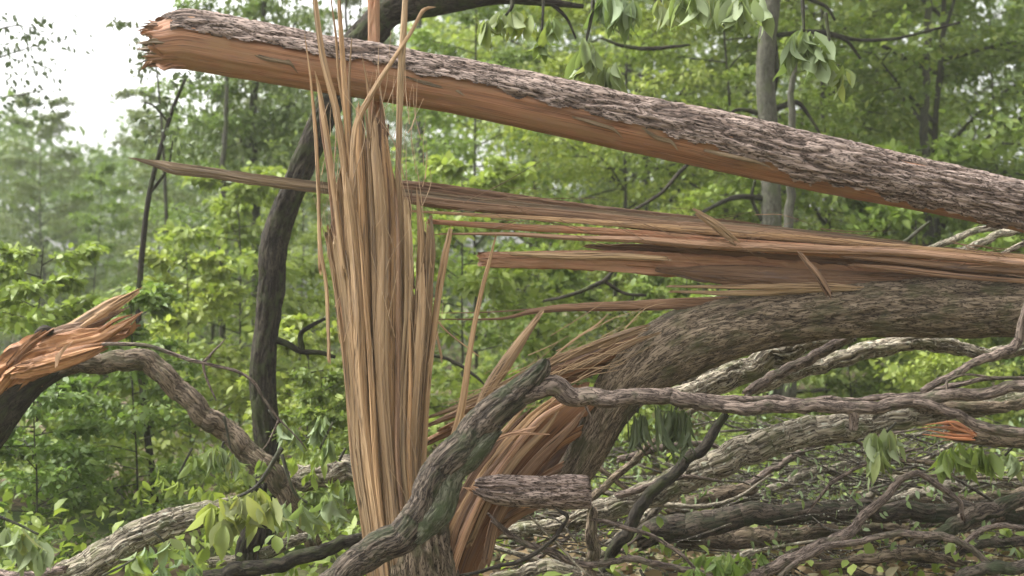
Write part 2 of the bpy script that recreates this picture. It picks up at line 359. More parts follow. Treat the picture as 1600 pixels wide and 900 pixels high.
finish(nd, ln, gm, mixc(nd, ln, r2.outputs[0], r1.outputs[0], (.06, .09, .025)), n1.outputs[0], .8, .03, 1.)
obj('ground', (np.stack([X, Y, Z], -1).reshape(-1, 3), np.stack([i, i+1, i+n+1, i+n], -1).reshape(-1, 4), np.stack([X, Y], -1).reshape(-1, 2), None), gm, kind='structure',
    label='forest floor of leaf litter and low greenery under the fallen trees', cat='ground')

# ------------------------------------------------------------------ damp air
hm, nd, ln = newmat('damp_air'); pv = nd.new('ShaderNodeVolumePrincipled'); pv.inputs['Density'].default_value = .0017
pv.inputs['Color'].default_value = (1, 1, .96, 1); pv.inputs['Anisotropy'].default_value = .2
ho = nd.new('ShaderNodeOutputMaterial'); ln.new(pv.outputs[0], ho.inputs['Volume'])
hx, hy0, hy1, hz0, hz1 = 83, -68, 98, -1.6, 14
hv = np.array([(x, y, z) for x in (-hx, hx) for y in (hy0, hy1) for z in (hz0, hz1)], float)
obj('haze', (hv, np.array([[0, 1, 3, 2], [4, 6, 7, 5], [0, 4, 5, 1], [2, 3, 7, 6], [0, 2, 6, 4], [1, 5, 7, 3]]), np.zeros((8, 2)), None), hm, kind='stuff', label='thin pale haze filling the woodland air', cat='haze', smooth=False)

# ------------------------------------------------------------------ far wood (one mass)
def far_wood():
    g = np.random.default_rng(5); N = 3600; per = 46
    px = g.uniform(-700, 2300, N); d = g.uniform(25, 46, N)
    top = np.interp(px, [-700, 0, 60, 130, 200, 300, 420, 520, 640, 700, 2300], [150, 180, 195, 235, 200, 190, 160, 70, 60, -120, -200])
    zt = CAMZ-(top-450)*d/F; z = g.uniform(0, 1, N)**.85*(zt-.3*0)*g.uniform(.9, 1.02, N)
    c = np.stack([(px-800)*d/F, d, z], -1); rad = g.uniform(.5, 1.1, N)
    pos = np.repeat(c, per, 0)+g.normal(0, 1, (N*per, 3))*np.repeat(rad, per)[:, None]*np.array([.55, .55, .32])
    pos = pos[pos[:, 2] > 0]
    dr = g.normal(0, 1, pos.shape); dr[:, 2] -= .4; up = g.normal(0, .5, pos.shape); up[:, 2] += 1
    return leaves(pos, dr, up, g.uniform(.16, .30, len(pos)), 'a')
obj('far_wood', far_wood(), M['leaf_far'], kind='stuff', label='distant mass of woodland closing off the view behind the broken trees', cat='woodland')

# ------------------------------------------------------------------ standing trees behind
TN = ('trunk', 'branches', 'crown'); SN = ('stem', 'branches', 'foliage')
TREES = [ # px, depth, scale, variant, leaf, label
 (-330, 17, .55, 0, 'leaf_dull', 'dull green tree outside the left edge beyond the orange broken limb'),
 (-60, 15, .46, 1, 'leaf_dull', 'low grey-green tree on the left edge above the orange broken limb'),
 (60, 21, .52, 2, 'leaf_dull', 'hazy round tree below the open white sky at the far left'),
 (150, 14, .43, 3, 'leaf_green', 'light green sapling just behind the tall splinter of the orange broken limb'),
 (255, 19, .55, 0, 'leaf_dull', 'dull tree under the tip of the long dark horizontal splinter'),
 (330, 13, .62, 1, 'leaf_green', 'fresh green tree left of the dark leaning trunk'),
 (405, 24, .60, 2, 'leaf_dull', 'tall grey-green tree reaching up beneath the broken end of the top log'),
 (470, 15, .60, 3, 'leaf_bright', 'bright green sapling between dark leaning trunk and splintered stump'),
 (560, 22, .80, 0, 'leaf_dull', 'grey-green tree seen through the upright splinters'),
 (655, 26, .72, 1, 'leaf_dull', 'hazy tree right of the splintered stump below the patch of white sky'),
 (745, 13, .85, 3, 'leaf_bright', 'bright tree just right of the splintered stump behind long splinters'),
 (840, 17, 1.15, 0, 'leaf_bright', 'tall yellow-green tree behind the middle of the top log'),
 (935, 12, .80, 1, 'leaf_bright', 'leafy tree behind the thin low splinter over the arched trunk'),
 (1030, 16, 1.1, 2, 'leaf_green', 'tall green tree left of the grey standing trunk'),
 (1120, 11.5, .9, 3, 'leaf_bright', 'close bright tree directly left of the grey standing trunk'),
 (1290, 13, .95, 0, 'leaf_green', 'green tree directly right of the grey standing trunk'),
 (1370, 17, 1.1, 1, 'leaf_bright', 'tall bright tree over the bark-covered part of the top log'),
 (1470, 12.5, .95, 2, 'leaf_green', 'wide green tree above the right end of the top log'),
 (1560, 16, 1.1, 3, 'leaf_bright', 'bright green tree near the upper right corner'),
 (1680, 12, .9, 0, 'leaf_green', 'green tree on the right edge behind the top log'),
 (1900, 15, 1.0, 1, 'leaf_green', 'green tree outside the right edge of the view'),
 (1220, 20, 1.2, 2, 'leaf_far', 'dark green tree far behind the grey standing trunk'),
 (900, 24, 1.15, 1, 'leaf_far', 'dark green tree far behind the middle of the top log'),
 (1500, 22, 1.2, 0, 'leaf_far', 'dark green tree far back behind the upper right trees'),
]
for k, (px, d, sc, v, mt, lb) in enumerate(TREES):
    place('broadleaf_tree', VAR[v], px, d, sc, k*1.9, mt, lb, 'tree', 'broadleaf trees of the wood behind', TN)
SHRUBS = [
 (-150, 8.5, 1.0, 2, 'leaf_bright', 'leafy shrub outside the left edge below the orange broken limb'),
 (45, 8.0, .95, 0, 'leaf_bright', 'bright shrub at the left edge right under the orange broken limb'),
 (130, 9.5, .9, 1, 'leaf_green', 'round green shrub left of the thin sapling stem'),
 (60, 6.6, .72, 1, 'leaf_green', 'low shrub near the bottom left corner above the drooping leaves'),
 (215, 7.4, .62, 2, 'leaf_green', 'small shrub behind the lower left log'),
 (300, 9.8, .95, 0, 'leaf_bright', 'yellow-green shrub below the curved leaning limb'),
 (375, 11.0, 1.05, 2, 'leaf_bright', 'bright shrub behind the foot of the dark leaning trunk'),
 (480, 8.2, .90, 1, 'leaf_bright', 'bright shrub between dark leaning trunk and stump foot'),
 (500, 6.9, .55, 0, 'leaf_green', 'low pale shrub in front of the grey log left of the stump'),
 (720, 10.0, 1.05, 2, 'leaf_bright', 'bright shrub right behind the lower part of the splintered stump'),
 (850, 11.0, 1.0, 0, 'leaf_green', 'green shrub under the thin low splinter'),
 (960, 8.8, .72, 1, 'leaf_bright', 'yellow-green shrub under the purple-grey horizontal limb'),
 (1080, 9.6, .75, 2, 'leaf_green', 'green shrub behind the dark hanging leaves'),
 (1190, 8.6, .60, 0, 'leaf_bright', 'small bright shrub over the lichen-covered log'),
 (1330, 10.5, .85, 1, 'leaf_green', 'green shrub under the arched trunk at the right'),
 (1460, 9.5, .7, 2, 'leaf_bright', 'bright shrub above the orange broken branch end'),
 (1590, 10.5, .85, 0, 'leaf_green', 'green shrub at the right edge under the arched trunk'),
 (1450, 11.0, 1.15, 2, 'leaf_bright', 'tall bright shrub between the top log and the long splinters'),
 (1750, 9.0, .9, 1, 'leaf_green', 'green shrub outside the right edge of the view'),
]
for k, (px, d, sc, v, mt, lb) in enumerate(SHRUBS):
    place('shrub', SHR[v], px, d, sc, k*2.3, mt, lb, 'shrub', 'shrubs of the undergrowth', SN)

def ground_cover():
    g = np.random.default_rng(8); N = 1500; per = 22
    d = g.uniform(5.0, 24, N)**1.0; px = g.uniform(-500, 2100, N); c = np.stack([(px-800)*d/F, d, g.uniform(.03, .32, N)], -1)
    keep = ~((px > 740) & (d < 7.5) & (g.random(N) < .6)); c = c[keep]; d = d[keep]; N = len(c)
    pos = np.repeat(c, per, 0)+g.normal(0, 1, (N*per, 3))*np.array([.14, .14, .07])
    dr = g.normal(0, 1, pos.shape); up = g.normal(0, .4, pos.shape); up[:, 2] += 1
    return leaves(pos, dr, up, g.uniform(.05, .11, len(pos)), 'm')
obj('ground_cover', ground_cover(), M['leaf_bright'], kind='stuff', label='low leafy ground cover growing over the forest floor', cat='undergrowth')
def litter():
    g = np.random.default_rng(9); N = 15000; d = g.uniform(5, 13, N); px = g.uniform(600, 1900, N)
    pos = np.stack([(px-800)*d/F, d, g.uniform(0, .16, N)], -1); dr = g.normal(0, 1, pos.shape); dr[:, 2] *= .3
    up = g.normal(0, .5, pos.shape); up[:, 2] += 1
    return leaves(pos, dr, up, g.uniform(.05, .12, N), 'm')
obj('leaf_litter', litter(), M['leaf_dead'], kind='stuff', label='brown dead leaves scattered among the fallen branches', cat='leaf litter')
def brush():
    g = np.random.default_rng(19); parts = []
    for k in range(1050):
        d = g.uniform(5.6, 9); px = g.uniform(740, 1800); c = np.array([(px-800)*d/F, d, g.uniform(.02, .45)])
        if k > 700: d = g.uniform(6.1, 7.6); px = g.normal(1330, 120); c = np.array([(px-800)*d/F, d, g.uniform(.15, .78)])
        a = g.normal(0, .5)+(math.pi if g.random() < .5 else 0); e = g.normal(0, .22); L = g.uniform(.2, .75)
        v = np.array([math.cos(a), math.sin(a)*.8, e])*L; b = g.normal(0, .08, 3)*L; r = g.uniform(.0025, .009)
        parts.append(tube4([(*(c-v/2), r), (*(c+b), r*.8), (*(c+v/2), r*.3)], 5, .08))
    return join(parts)
obj('brush_pile', brush(), M['bark_grey'], kind='stuff', label='tangle of thin broken twigs lying among the fallen logs at the right', cat='brush')

def wilted():
    g = np.random.default_rng(29); N = 300; per = 10; d = g.uniform(5.7, 8.2, N); px = g.uniform(760, 1850, N)
    c = np.stack([(px-800)*d/F, d, g.uniform(.05, .85, N)], -1); pos = np.repeat(c, per, 0)+g.normal(0, 1, (N*per, 3))*.07
    dr = g.normal(0, .6, pos.shape); dr[:, 2] -= .9; up = g.normal(0, .8, pos.shape)
    return leaves(pos, dr, up, g.uniform(.03, .065, len(pos)), 'm', .7)
obj('wilted_leaves', wilted(), M['leaf_droop'], kind='stuff', label='small wilted pale green leaves caught in the low tangle at the right', cat='wilted leaves')

# ------------------------------------------------------------------ branch helper
SEED = [1.]
def limb(name, label, cat, path, d, mat, relief=BARK_FINE, twigs=(), nseg=28, ds=.012, group=None, jag=.03, cap=(1, 1), twig_mat=None, partname='limb', end_wood=False):
    SEED[0] += 1.37; pts = pix(path, d)
    m3 = tube4(pts, nseg, ds, relief, cap=cap, seed=SEED[0], jag=jag, rough=.05, wob=2.2)
    base = m3[0].mean(0)*0+np.array(pts[0][:3])
    if not twigs: return obj(name, m3, M[mat], None, label, cat, group, base=base)
    t = thing(name, label, cat, base, group); obj(partname, m3, M[mat], t)
    for tw in twigs:
        SEED[0] += 1.1; obj('twig', tube4(pix(tw, d), 12, .02, BARK_FINE, seed=SEED[0], rough=.12), M[twig_mat or mat], t)
    return t

# ------------------------------------------------------------------ dark leaning tree behind the stump
DL = 6.9
t = thing('leaning_tree', 'dark mossy crooked trunk leaning behind the splintered stump and arching over the top', 'tree', P(410, 1000, DL)*[1, 1, 0])
lt = [(400, 905, 26), (412, 800, 20), (418, 730, 16), (416, 670, 18), (410, 590, 19), (416, 520, 18), (424, 450, 20), (428, 385, 21), (444, 330, 19), (465, 278, 18), (490, 218, 19), (524, 140, 21), (556, 76, 24), (592, 34, 25)]
obj('trunk', tube4(pix(lt, DL), 56, .014, BARK_DEEP, seed=2.2), M['bark_dark'], t)
obj('limb', tube4(pix([(575, 52, 20), (612, 14, 26), (665, 2, 25), (730, -6, 20), (790, -4, 10), (850, 3, 6), (912, 10, 3)], DL), 44, .014, BARK, seed=4.1), M['bark_dark'], t)
obj('limb', tube4(pix([(600, 24, 20), (640, -60, 20), (660, -180, 17), (650, -380, 10)], DL), 30, .03, BARK, seed=5.1), M['bark_dark'], t)
for tw in ([(428, 530, 6), (450, 538, 5), (470, 549, 4.5), (500, 551, 4), (524, 558, 3)], [(472, 547, 4.5), (470, 522, 4), (488, 508, 3.5), (508, 498, 2.5)],
           [(860, 4, 4), (885, 28, 2.5), (900, 60, 1.5)]):
    obj('twig', tube4(pix(tw, DL), 10, .02, rough=.15, seed=tw[0][0]), M['bark_dark'], t)
def loose_foliage(centres, d, leafL, per, spr, seed, kind='m'):
    g = np.random.default_rng(seed); pos = []
    for (x, y) in centres:
        c = P(x, y, d+g.normal(0, .35)); pos.append(c+g.normal(0, 1, (per, 3))*np.array([spr, spr, spr*.55]))
    pos = np.vstack(pos); dr = g.normal(0, .8, pos.shape); dr[:, 2] -= .7; up = g.normal(0, .6, pos.shape); up[:, 2] += 1
    return leaves(pos, dr, up, leafL*g.uniform(.7, 1.25, len(pos)), kind)

# thin sapling on the left
t = thing('thin_sapling', 'very thin dark sapling stem standing left of the leaning trunk, leafless below', 'tree', P(243, 1000, 8.2)*[1, 1, 0])
obj('trunk', tube4(pix([(246, 830, 6), (240, 760, 6), (230, 680, 5.5), (222, 600, 5), (216, 520, 5), (220, 420, 4.5), (232, 310, 4), (250, 235, 3.4), (272, 165, 3), (292, 118, 2)], 8.2), 12, .03, BARK_FINE, seed=8), M['bark_dark'], t)
for tw in ([(232, 670, 3), (250, 640, 2), (262, 590, 1.5)], [(218, 560, 3), (200, 520, 2), (196, 500, 1)], [(236, 300, 2.5), (262, 262, 2), (270, 220, 1)], [(262, 190, 2), (240, 165, 1.5), (225, 160, 1)]):
    obj('twig', tube4(pix(tw, 8.2), 8, .03, rough=.1), M['bark_dark'], t)
obj('foliage', loose_foliage([(290, 125), (300, 112), (312, 120), (262, 170), (250, 160), (235, 190), (270, 215), (240, 205)], 8.2, .055, 16, .07, 71), M['leaf_deep_green'], t)

# sparse leaves against the white sky
def sky_tree(label, d, stem, cl, per, spr, seed, mat='leaf_dull', L=.07, tw=()):
    t = thing('sparse_tree', label, 'tree', P(stem[0][0], 1000, d)*[1, 1, 0])
    base = [(stem[0][0], 450+CAMZ*F/d+10, stem[0][2])]
    obj('trunk', tube4(pix(base+stem, d), 10, .08, rough=.08), M['bark_bg'], t)
    for q in tw: obj('twig', tube4(pix(q, d), 6, .05), M['bark_bg'], t)
    obj('crown', loose_foliage(cl, d, L, per, spr, seed), M[mat], t)
g = np.random.default_rng(33)
c1 = [(g.uniform(-60, 30)+u*100, g.uniform(15, 120)+u*10) for u in g.random(46)]+[(g.uniform(0, 90), g.uniform(130, 175)) for _ in range(10)]
sky_tree('sparse twiggy tree at the top left edge with small leaves against white sky', 12, [(-60, 300, 5), (-50, 100, 4), (-30, 0, 3)], c1, 7, .11, 34, 'leaf_deep_green', .075,
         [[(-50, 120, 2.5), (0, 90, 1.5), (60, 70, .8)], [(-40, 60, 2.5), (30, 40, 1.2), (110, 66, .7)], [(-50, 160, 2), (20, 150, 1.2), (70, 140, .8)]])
c2 = [(g.uniform(345, 490), g.uniform(-30, 200)) for _ in range(80)]+[(g.uniform(270, 350), g.uniform(190, 270)) for _ in range(22)]+[(g.uniform(315, 360), g.uniform(90, 190)) for _ in range(12)]+[(g.uniform(340, 500), g.uniform(180, 320)) for _ in range(60)]
sky_tree('tall loose tree with gaps of sky behind the broken end of the top log', 13, [(400, 330, 7), (395, 180, 6), (410, 40, 4), (420, -80, 3)], c2, 26, .17, 35, 'leaf_dull', .085,
         [[(396, 240, 3), (350, 190, 2), (310, 170, 1)], [(400, 120, 3), (450, 60, 2), (470, 10, 1)], [(398, 200, 3), (440, 170, 2), (480, 160, 1)]])
c3 = [(g.uniform(500, 570), g.uniform(0, 95)) for _ in range(14)]
sky_tree('slender twiggy tree between the upright splinters against white sky', 12, [(545, 300, 4), (548, 90, 3), (540, 20, 2), (548, -60, 1.5)], c3, 7, .10, 36, 'leaf_deep_green', .07,
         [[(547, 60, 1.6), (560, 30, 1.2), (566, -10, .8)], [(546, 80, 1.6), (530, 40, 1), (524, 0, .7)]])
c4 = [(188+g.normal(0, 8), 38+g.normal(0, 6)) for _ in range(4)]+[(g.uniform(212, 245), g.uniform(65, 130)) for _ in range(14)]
sky_tree('small dark leaf cluster hanging beside the broken end of the top log', 11, [(262, 420, 3), (256, 250, 2.5), (246, 120, 1.5), (236, 70, 1)], c4, 9, .05, 37, 'leaf_deep_green', .07,
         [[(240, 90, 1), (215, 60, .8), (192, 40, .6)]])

# grey standing trunk, right
t = thing('grey_tree', 'straight grey standing trunk crossing behind the top log at the right', 'tree', P(1203, 1000, 10)*[1, 1, 0])
obj('trunk', tube4(pix([(1206, 760, 20), (1206, 500, 17), (1205, 300, 15), (1200, 200, 15), (1196, 100, 14), (1206, 0, 13), (1212, -120, 12), (1210, -500, 9)], 10), 36, .03, BARK, seed=3.3), M['bark_bg'], t)
for tw in ([(1210, 60, 4), (1214, 110, 4), (1208, 160, 3), (1212, 190, 2)], [(1190, 178, 4), (1150, 172, 3), (1125, 200, 2)], [(1212, 170, 5), (1245, 160, 4), (1262, 178, 3), (1285, 215, 2)],
           [(1215, 55, 4), (1280, 50, 4), (1340, 62, 3), (1400, 60, 2.5), (1500, 35, 2)], [(1280, 52, 3.5), (1320, 62, 3), (1345, 92, 2)], [(1200, 310, 5), (1150, 308, 4), (1110, 325, 3), (1075, 345, 2)],
           [(1190, 345, 3), (1175, 310, 3), (1180, 280, 2)], [(1215, -20, 4), (1290, 10, 3), (1305, 32, 2)]):
    obj('twig', tube4(pix(tw, 10), 8, .03, rough=.15, seed=tw[0][1]), M['bark_dark'], t)
# bare dark branches hanging in the leaves
limb('dead_branch', 'thin dark twig arching above the long splinters left of the grey trunk', 'branch', [(1080, 250, 3), (1040, 295, 3), (1000, 322, 2.5), (975, 335, 1.5)], 9, 'bark_dark', nseg=8, ds=.03, group='bare dark twigs')
limb('dead_branch', 'forked dark twig under the blunt-ended brown slab', 'branch', [(850, 470, 2), (900, 458, 3), (945, 436, 3.5), (960, 420, 3)], 8, 'bark_dark', nseg=8, ds=.03, group='bare dark twigs', twigs=[[(942, 438, 3), (975, 458, 2.5), (1010, 462, 2)]])
limb('dead_branch', 'long dark twig crossing under the top middle leaves', 'branch', [(940, 60, 2), (975, 72, 3), (1020, 76, 3.2), (1075, 70, 2)], 8.5, 'bark_dark', nseg=8, ds=.03, group='bare dark twigs')
limb('dead_branch', 'short dark twig beside the stump at mid height', 'branch', [(655, 550, 2), (700, 562, 3), (740, 585, 2.5), (756, 600, 1.5)], 7.5, 'bark_dark', nseg=8, ds=.03, group='bare dark twigs')
# pale background stems
for (x, y0, y1, r, d, lb) in ((1235, 590, 760, 11, 9, 'pale grey young trunk behind the lichen-covered log'), (1450, 320, 420, 8, 12, 'dim trunk between the top log and the long splinters at the right'),
                              (660, 180, 520, 6, 16, 'pale thin trunk just right of the splintered stump'), (350, 560, 700, 6, 12, 'thin stem left of the dark leaning trunk low down')):
    limb('young_tree', lb, 'tree', [(x+4, 450+CAMZ*F/d+15, r*1.2), (x, (y0+y1)/2, r), (x-5, y0-120, r*.8), (x+6, y0-500, r*.4)], d, 'bark_bg', nseg=14, ds=.06, group='young trunks in the wood')

# ------------------------------------------------------------------ top log, half stripped of bark
DT = 5.28
LOG = [(246, 66, 30), (262, 67, 38), (300, 64, 44), (400, 82, 43), (500, 100, 42), (700, 134, 41), (900, 176, 41), (1100, 218, 43), (1300, 262, 41), (1500, 304, 37), (1700, 350, 36), (2000, 425, 36), (2500, 560, 40)]
t = thing('fallen_log', 'long diagonal log across the top with pinkish bark above and stripped orange wood below', 'log', P(246, 66, DT))
lp = pix(LOG, DT)
def wood_rel(TH, SS, R, seed):
    q = np.stack([np.cos(TH)*3.5, np.sin(TH)*3.5, SS*.9], -1)+seed; nn = fbm(q, 4)
    return (nn-.5)*.018, nn
obj('wood', tube4(lp, 96, .014, wood_rel, seed=6.3, jag=.05, rough=.03), M['wood_red'], t)
def logmask(TH, SS, R):
    # theta: 0 = away from camera, sin>0 side depends on frame; bark covers top
    ang = np.mod(TH, 2*math.pi)
    up = UPSIGN*np.sin(TH)                       # +1 at the top of the log
    face = -np.cos(TH)                           # +1 towards the camera
    lim = np.interp(SS, [0, .16, .77, 1.38, 1.99, 2.6, 2.9, 3.2, 3.8, 4.4, 8], [.15, .08, .15, .05, -.12, -.30, -.60, -.80, -.90, -.92, -.92])
    wv = (fbm(np.stack([SS*9, SS*0+face*.5, SS*0+1.3], -1), 3)-.5)*.55+(vn(np.stack([SS*40, SS*0+3, face*2], -1))-.5)*.10
    k = SS > .04+.10*vn(np.stack([TH*5, SS*0, SS*0], -1))
    return (up > np.where(face > -.2, lim+wv, -.3)) & k
def barkshell(TH, SS, R, seed):
    a, h = BARK_DEEP(TH, SS, R, seed); return a+.011, h
UPSIGN = 1
# find which side of the frame is up
_p = np.array(lp); _T0 = norm(_p[3][:3]-_p[2][:3]); _N = norm(np.array([0, 1., 0])-_T0*_T0[1]); _B = np.cross(_T0, _N)
UPSIGN = 1 if _B[2] > 0 else -1
obj('bark', tube4(lp, 150, .008, barkshell, mask=logmask, seed=6.9, rough=.02), M['bark_pink'], t)
# (torn fibres of the broken end are added after the splinter builder)

# ------------------------------------------------------------------ splinters
def splinter(parent, path, d, mat='wood_tan', ell=.55, name='splinter', m=11, ds=.05, label=None, rg=.10, tw=0., flat=0.):
    SEED[0] += 1.713; g = np.random.default_rng(int(SEED[0]*1000)); m = m+7
    ang = np.linspace(0, 2*math.pi, m+1)+g.uniform(0, .8); pw = g.uniform(2.2, 5)+flat
    sq = (np.abs(np.cos(ang))**pw+np.abs(np.sin(ang))**pw)**(-1/pw); sq = sq/sq.mean()*.92     # split faces meeting at edges
    gro = sq*g.choice([1., .97, 1.03, .84, 1.10], m+1, p=[.35, .2, .2, .13, .12]); gro[-1] = gro[0]
    def f(TH, SS, R, seed):
        idx = np.rint(TH/(2*math.pi)*m).astype(int) % m; k = idx*1.7
        slow = vn(np.stack([k, idx*0.+seed, SS*3], -1))-.5; brk = vn(np.stack([k*3, idx*0.+seed+5, SS*16], -1))
        fine = vn(np.stack([k*5, idx*0.+seed+9, SS*45], -1))-.5
        return R*(gro[idx]-1)+R*slow*rg*2.6+R*fine*.12-R*.16*(brk > .72), slow
    pts = pix(path, d); pts = [(a[0]+g.normal(0, .002), a[1]+g.normal(0, .006), a[2]+g.normal(0, .002), a[3]) for a in pts]
    rmx = max(a[3] for a in pts)
    m3 = tube4(pts, m, min(ds, .03), lambda TH, SS, R, s: tuple(v/np.clip(R/.02, .02, 1) if i == 0 else v for i, v in enumerate(f(TH, SS, R, s))), ell=ell, seed=SEED[0], jag=min(.09, .02+rmx*2.2))
    return obj(name, m3, M[mat], parent, label, smooth=False)

for k in range(26):
    a = k/26*2*math.pi+random.uniform(-.1, .1); rr = random.uniform(.75, 1.0); yy = 66+36*rr*math.sin(a); dd = DT-.105*rr*math.cos(a); x0 = random.choice([228, 236, 244, 250, 256])
    splinter(t, [(305, yy-2, 6), (275, yy, 8), (x0+8, yy+random.uniform(-2, 3), 6), (x0, yy+random.uniform(-3, 4), 2.5)], dd, ['wood_dark', 'wood_brown', 'wood_red'][k % 3], .8, ds=.015, rg=.2)
for xa, ln_, ya in ((392, 60, 84), (640, 70, 122), (905, 55, 184), (1105, 80, 236), (1010, 40, 206)):     # strips of inner bark hanging on the edge
    splinter(t, [(xa, ya, 2), (xa+ln_*.4, ya+8, 3.5), (xa+ln_, ya+17, 2.4), (xa+ln_*1.15, ya+25, .8)], DT-.125, 'wood_dark', .5, ds=.015, rg=.2, name='bark_strip')

# ------------------------------------------------------------------ splintered stump
DS = 5.0
stump = thing('splintered_stump', 'tall stump shattered into upright tan splinters standing in the middle of the wreckage', 'stump', P(640, 1019, DS))
def edgeL(y): return np.interp(y, [150, 330, 573, 600, 853, 1019], [505, 500, 531, 538, 566, 580])
def edgeR(y): return np.interp(y, [150, 330, 573, 600, 720, 853, 1019], [660, 682, 669, 667, 664, 668, 690])
g = np.random.default_rng(77)
def colpath(u, ytop, w0, wtop, top_dx=0., bend=0.):
    out = []
    for y in (1000, 860, 720, 600, 480, 380, 300, 230, 160, 90, 30, -30):
        if y < ytop: break
        x = edgeL(y)+(u+1)/2*(edgeR(y)-edgeL(y)); k = (y-ytop)/(1000-ytop)
        wd = (wtop+(w0-wtop)*min(1, k*2.2))*(edgeR(y)-edgeL(y))/150
        out.append((x+top_dx*(1-k)**3+bend*math.sin(k*9), y, wd))
    x = edgeL(ytop)+(u+1)/2*(edgeR(ytop)-edgeL(ytop))
    out.append((x+top_dx, ytop, wtop*.75)); return out
# layers: back, core, front
def top_of(u): return np.interp(u, [-1, -.75, -.55, -.3, -.1, .2, .36, .46, .6, .8, 1], [340, 335, 260, 190, 180, 200, 245, 330, 440, 335, 335])
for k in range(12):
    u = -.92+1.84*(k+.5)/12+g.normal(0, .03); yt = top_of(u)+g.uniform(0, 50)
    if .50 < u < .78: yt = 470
    splinter(stump, colpath(u, yt, 13, 5), DS+.07+g.uniform(-.015, .02), 'wood_gap_shade', 1.0)
US = [-.93, -.80, -.62, -.50, -.30, -.12, .0, .19, .36, .46, .60, .74, .90]
WS = [6, 9, 6, 11, 12, 6, 11, 11, 6, 8, 6, 10, 7]
DO = [.03, -.03, .05, -.045, .01, .07, -.045, .0, .06, -.03, .05, -.03, .03]
for k, u in enumerate(US):
    yt = top_of(u)+g.uniform(-10, 40)
    if .50 < u < .73: yt = 465
    splinter(stump, colpath(u+g.normal(0, .01), yt, WS[k], 5.5, g.normal(0, 3), 4.5), DS-.09*math.sqrt(max(0, 1-u*u))+DO[k], 'wood_tan', .55, m=13, flat=4., rg=.06)
for k in range(8):
    u = -.97+1.92*(k+.5)/8+g.normal(0, .03); yt = top_of(u)+g.uniform(-20, 170)
    if .50 < u < .72: yt = 470+g.uniform(0, 30)
    splinter(stump, colpath(u, yt, g.uniform(2.5, 7), 2, g.normal(0, 2.5), 2.5), DS-.02-.10*math.sqrt(max(0, 1-u*u))+g.uniform(-.02, .015), 'wood_tan' if g.random() < .75 else 'wood_brown', 1.1)
# tall free splinters
for pth, dd, mt in (
  ([(570, 700, 7), (548, 480, 7), (541, 300, 7), (526, 180, 6), (505, 92, 5), (493, 10, 4), (488, -60, 3)], 4.93, 'wood_tan'),
  ([(560, 560, 6), (556, 400, 6), (546, 250, 6), (540, 150, 5), (536, 80, 4.5), (530, 0, 3), (527, -40, 2)], 4.93, 'wood_tan'),
  ([(560, 400, 5), (552, 260, 4), (530, 120, 2), (526, 60, 1.8), (518, 0, 1), (516, -30, .6)], 4.96, 'wood_tan'),
  ([(600, 900, 9), (596, 600, 9), (592, 400, 11), (590, 290, 11), (588, 180, 10.5), (585, 80, 10), (583, 0, 10), (580, -120, 8), (578, -260, 3)], 5.47, 'wood_red'),
  ([(640, 700, 7), (626, 500, 6), (622, 400, 5.5), (622, 290, 5), (624, 190, 5.5), (627, 110, 6), (631, 40, 5.5), (634, -40, 4), (636, -120, 2)], 4.93, 'wood_tan'),
  ([(555, 420, 6), (552, 300, 7), (556, 200, 6), (583, 142, 4.5), (612, 96, 3.5), (640, 50, 3), (655, 24, 3), (664, 16, 3), (676, 13, 1)], 4.90, 'wood_tan'),
  ([(500, 420, 3), (498, 320, 3), (494, 220, 3), (486, 116, 1.8), (479, 66, .8)], 4.95, 'wood_tan'),
  ([(536, 420, 5), (522, 290, 5), (508, 200, 5), (498, 140, 3.5), (494, 118, 1)], 4.9, 'wood_tan'),
  ([(590, 400, 5), (580, 250, 4), (574, 144, 2), (568, 96, .8)], 4.94, 'wood_tan'),
  ([(608, 480, 6), (606, 330, 6), (600, 210, 5), (596, 165, 2)], 4.92, 'wood_brown'),
  ([(548, 66, 1), (545, 120, 2), (546, 200, 3), (550, 300, 4)], 4.97, 'wood_tan'),
  ([(528, 400, 6), (516, 260, 6), (506, 200, 6), (500, 158, 2)], 4.98, 'wood_brown'),
  ([(515, 560, 3), (508, 450, 3), (500, 380, 3), (497, 300, 2), (494, 262, 1)], 4.92, 'wood_tan'),
  ([(572, 480, 8), (566, 320, 8), (561, 240, 7), (560, 180, 3)], 4.90, 'wood_tan'),
  ([(585, 560, 8), (578, 400, 7), (574, 300, 6), (577, 220, 5), (584, 176, 2)], 4.95, 'wood_brown'),
  ([(660, 760, 4), (668, 600, 5), (682, 480, 5.5), (693, 410, 6), (702, 365, 4)], 4.97, 'wood_tan'),
  ([(640, 640, 6), (652, 480, 6), (658, 380, 6), (656, 330, 4), (652, 300, 1)], 4.92, 'wood_tan'),
  ([(655, 640, 5), (668, 480, 5), (676, 390, 5), (674, 345, 3)], 4.93, 'wood_tan'),
  ([(642, 440, 3), (640, 370, 3), (641, 320, 2), (643, 300, 1)], 4.95, 'wood_brown'),
  ([(706, 700, 7), (722, 630, 6), (736, 540, 4.5), (752, 460, 3.5), (764, 410, 3), (773, 376, 1.5)], 4.95, 'wood_tan'),
  ([(735, 700, 9), (758, 620, 10), (790, 568, 11), (815, 530, 8), (838, 498, 5)], 5.12, 'wood_tan'),
  ([(690, 560, 2), (680, 500, 2), (700, 520, 1.4), (745, 555, 1)], 4.97, 'wood_tan'),
):
    splinter(stump, pth, dd, mt, .8, rg=.05, ds=.04)
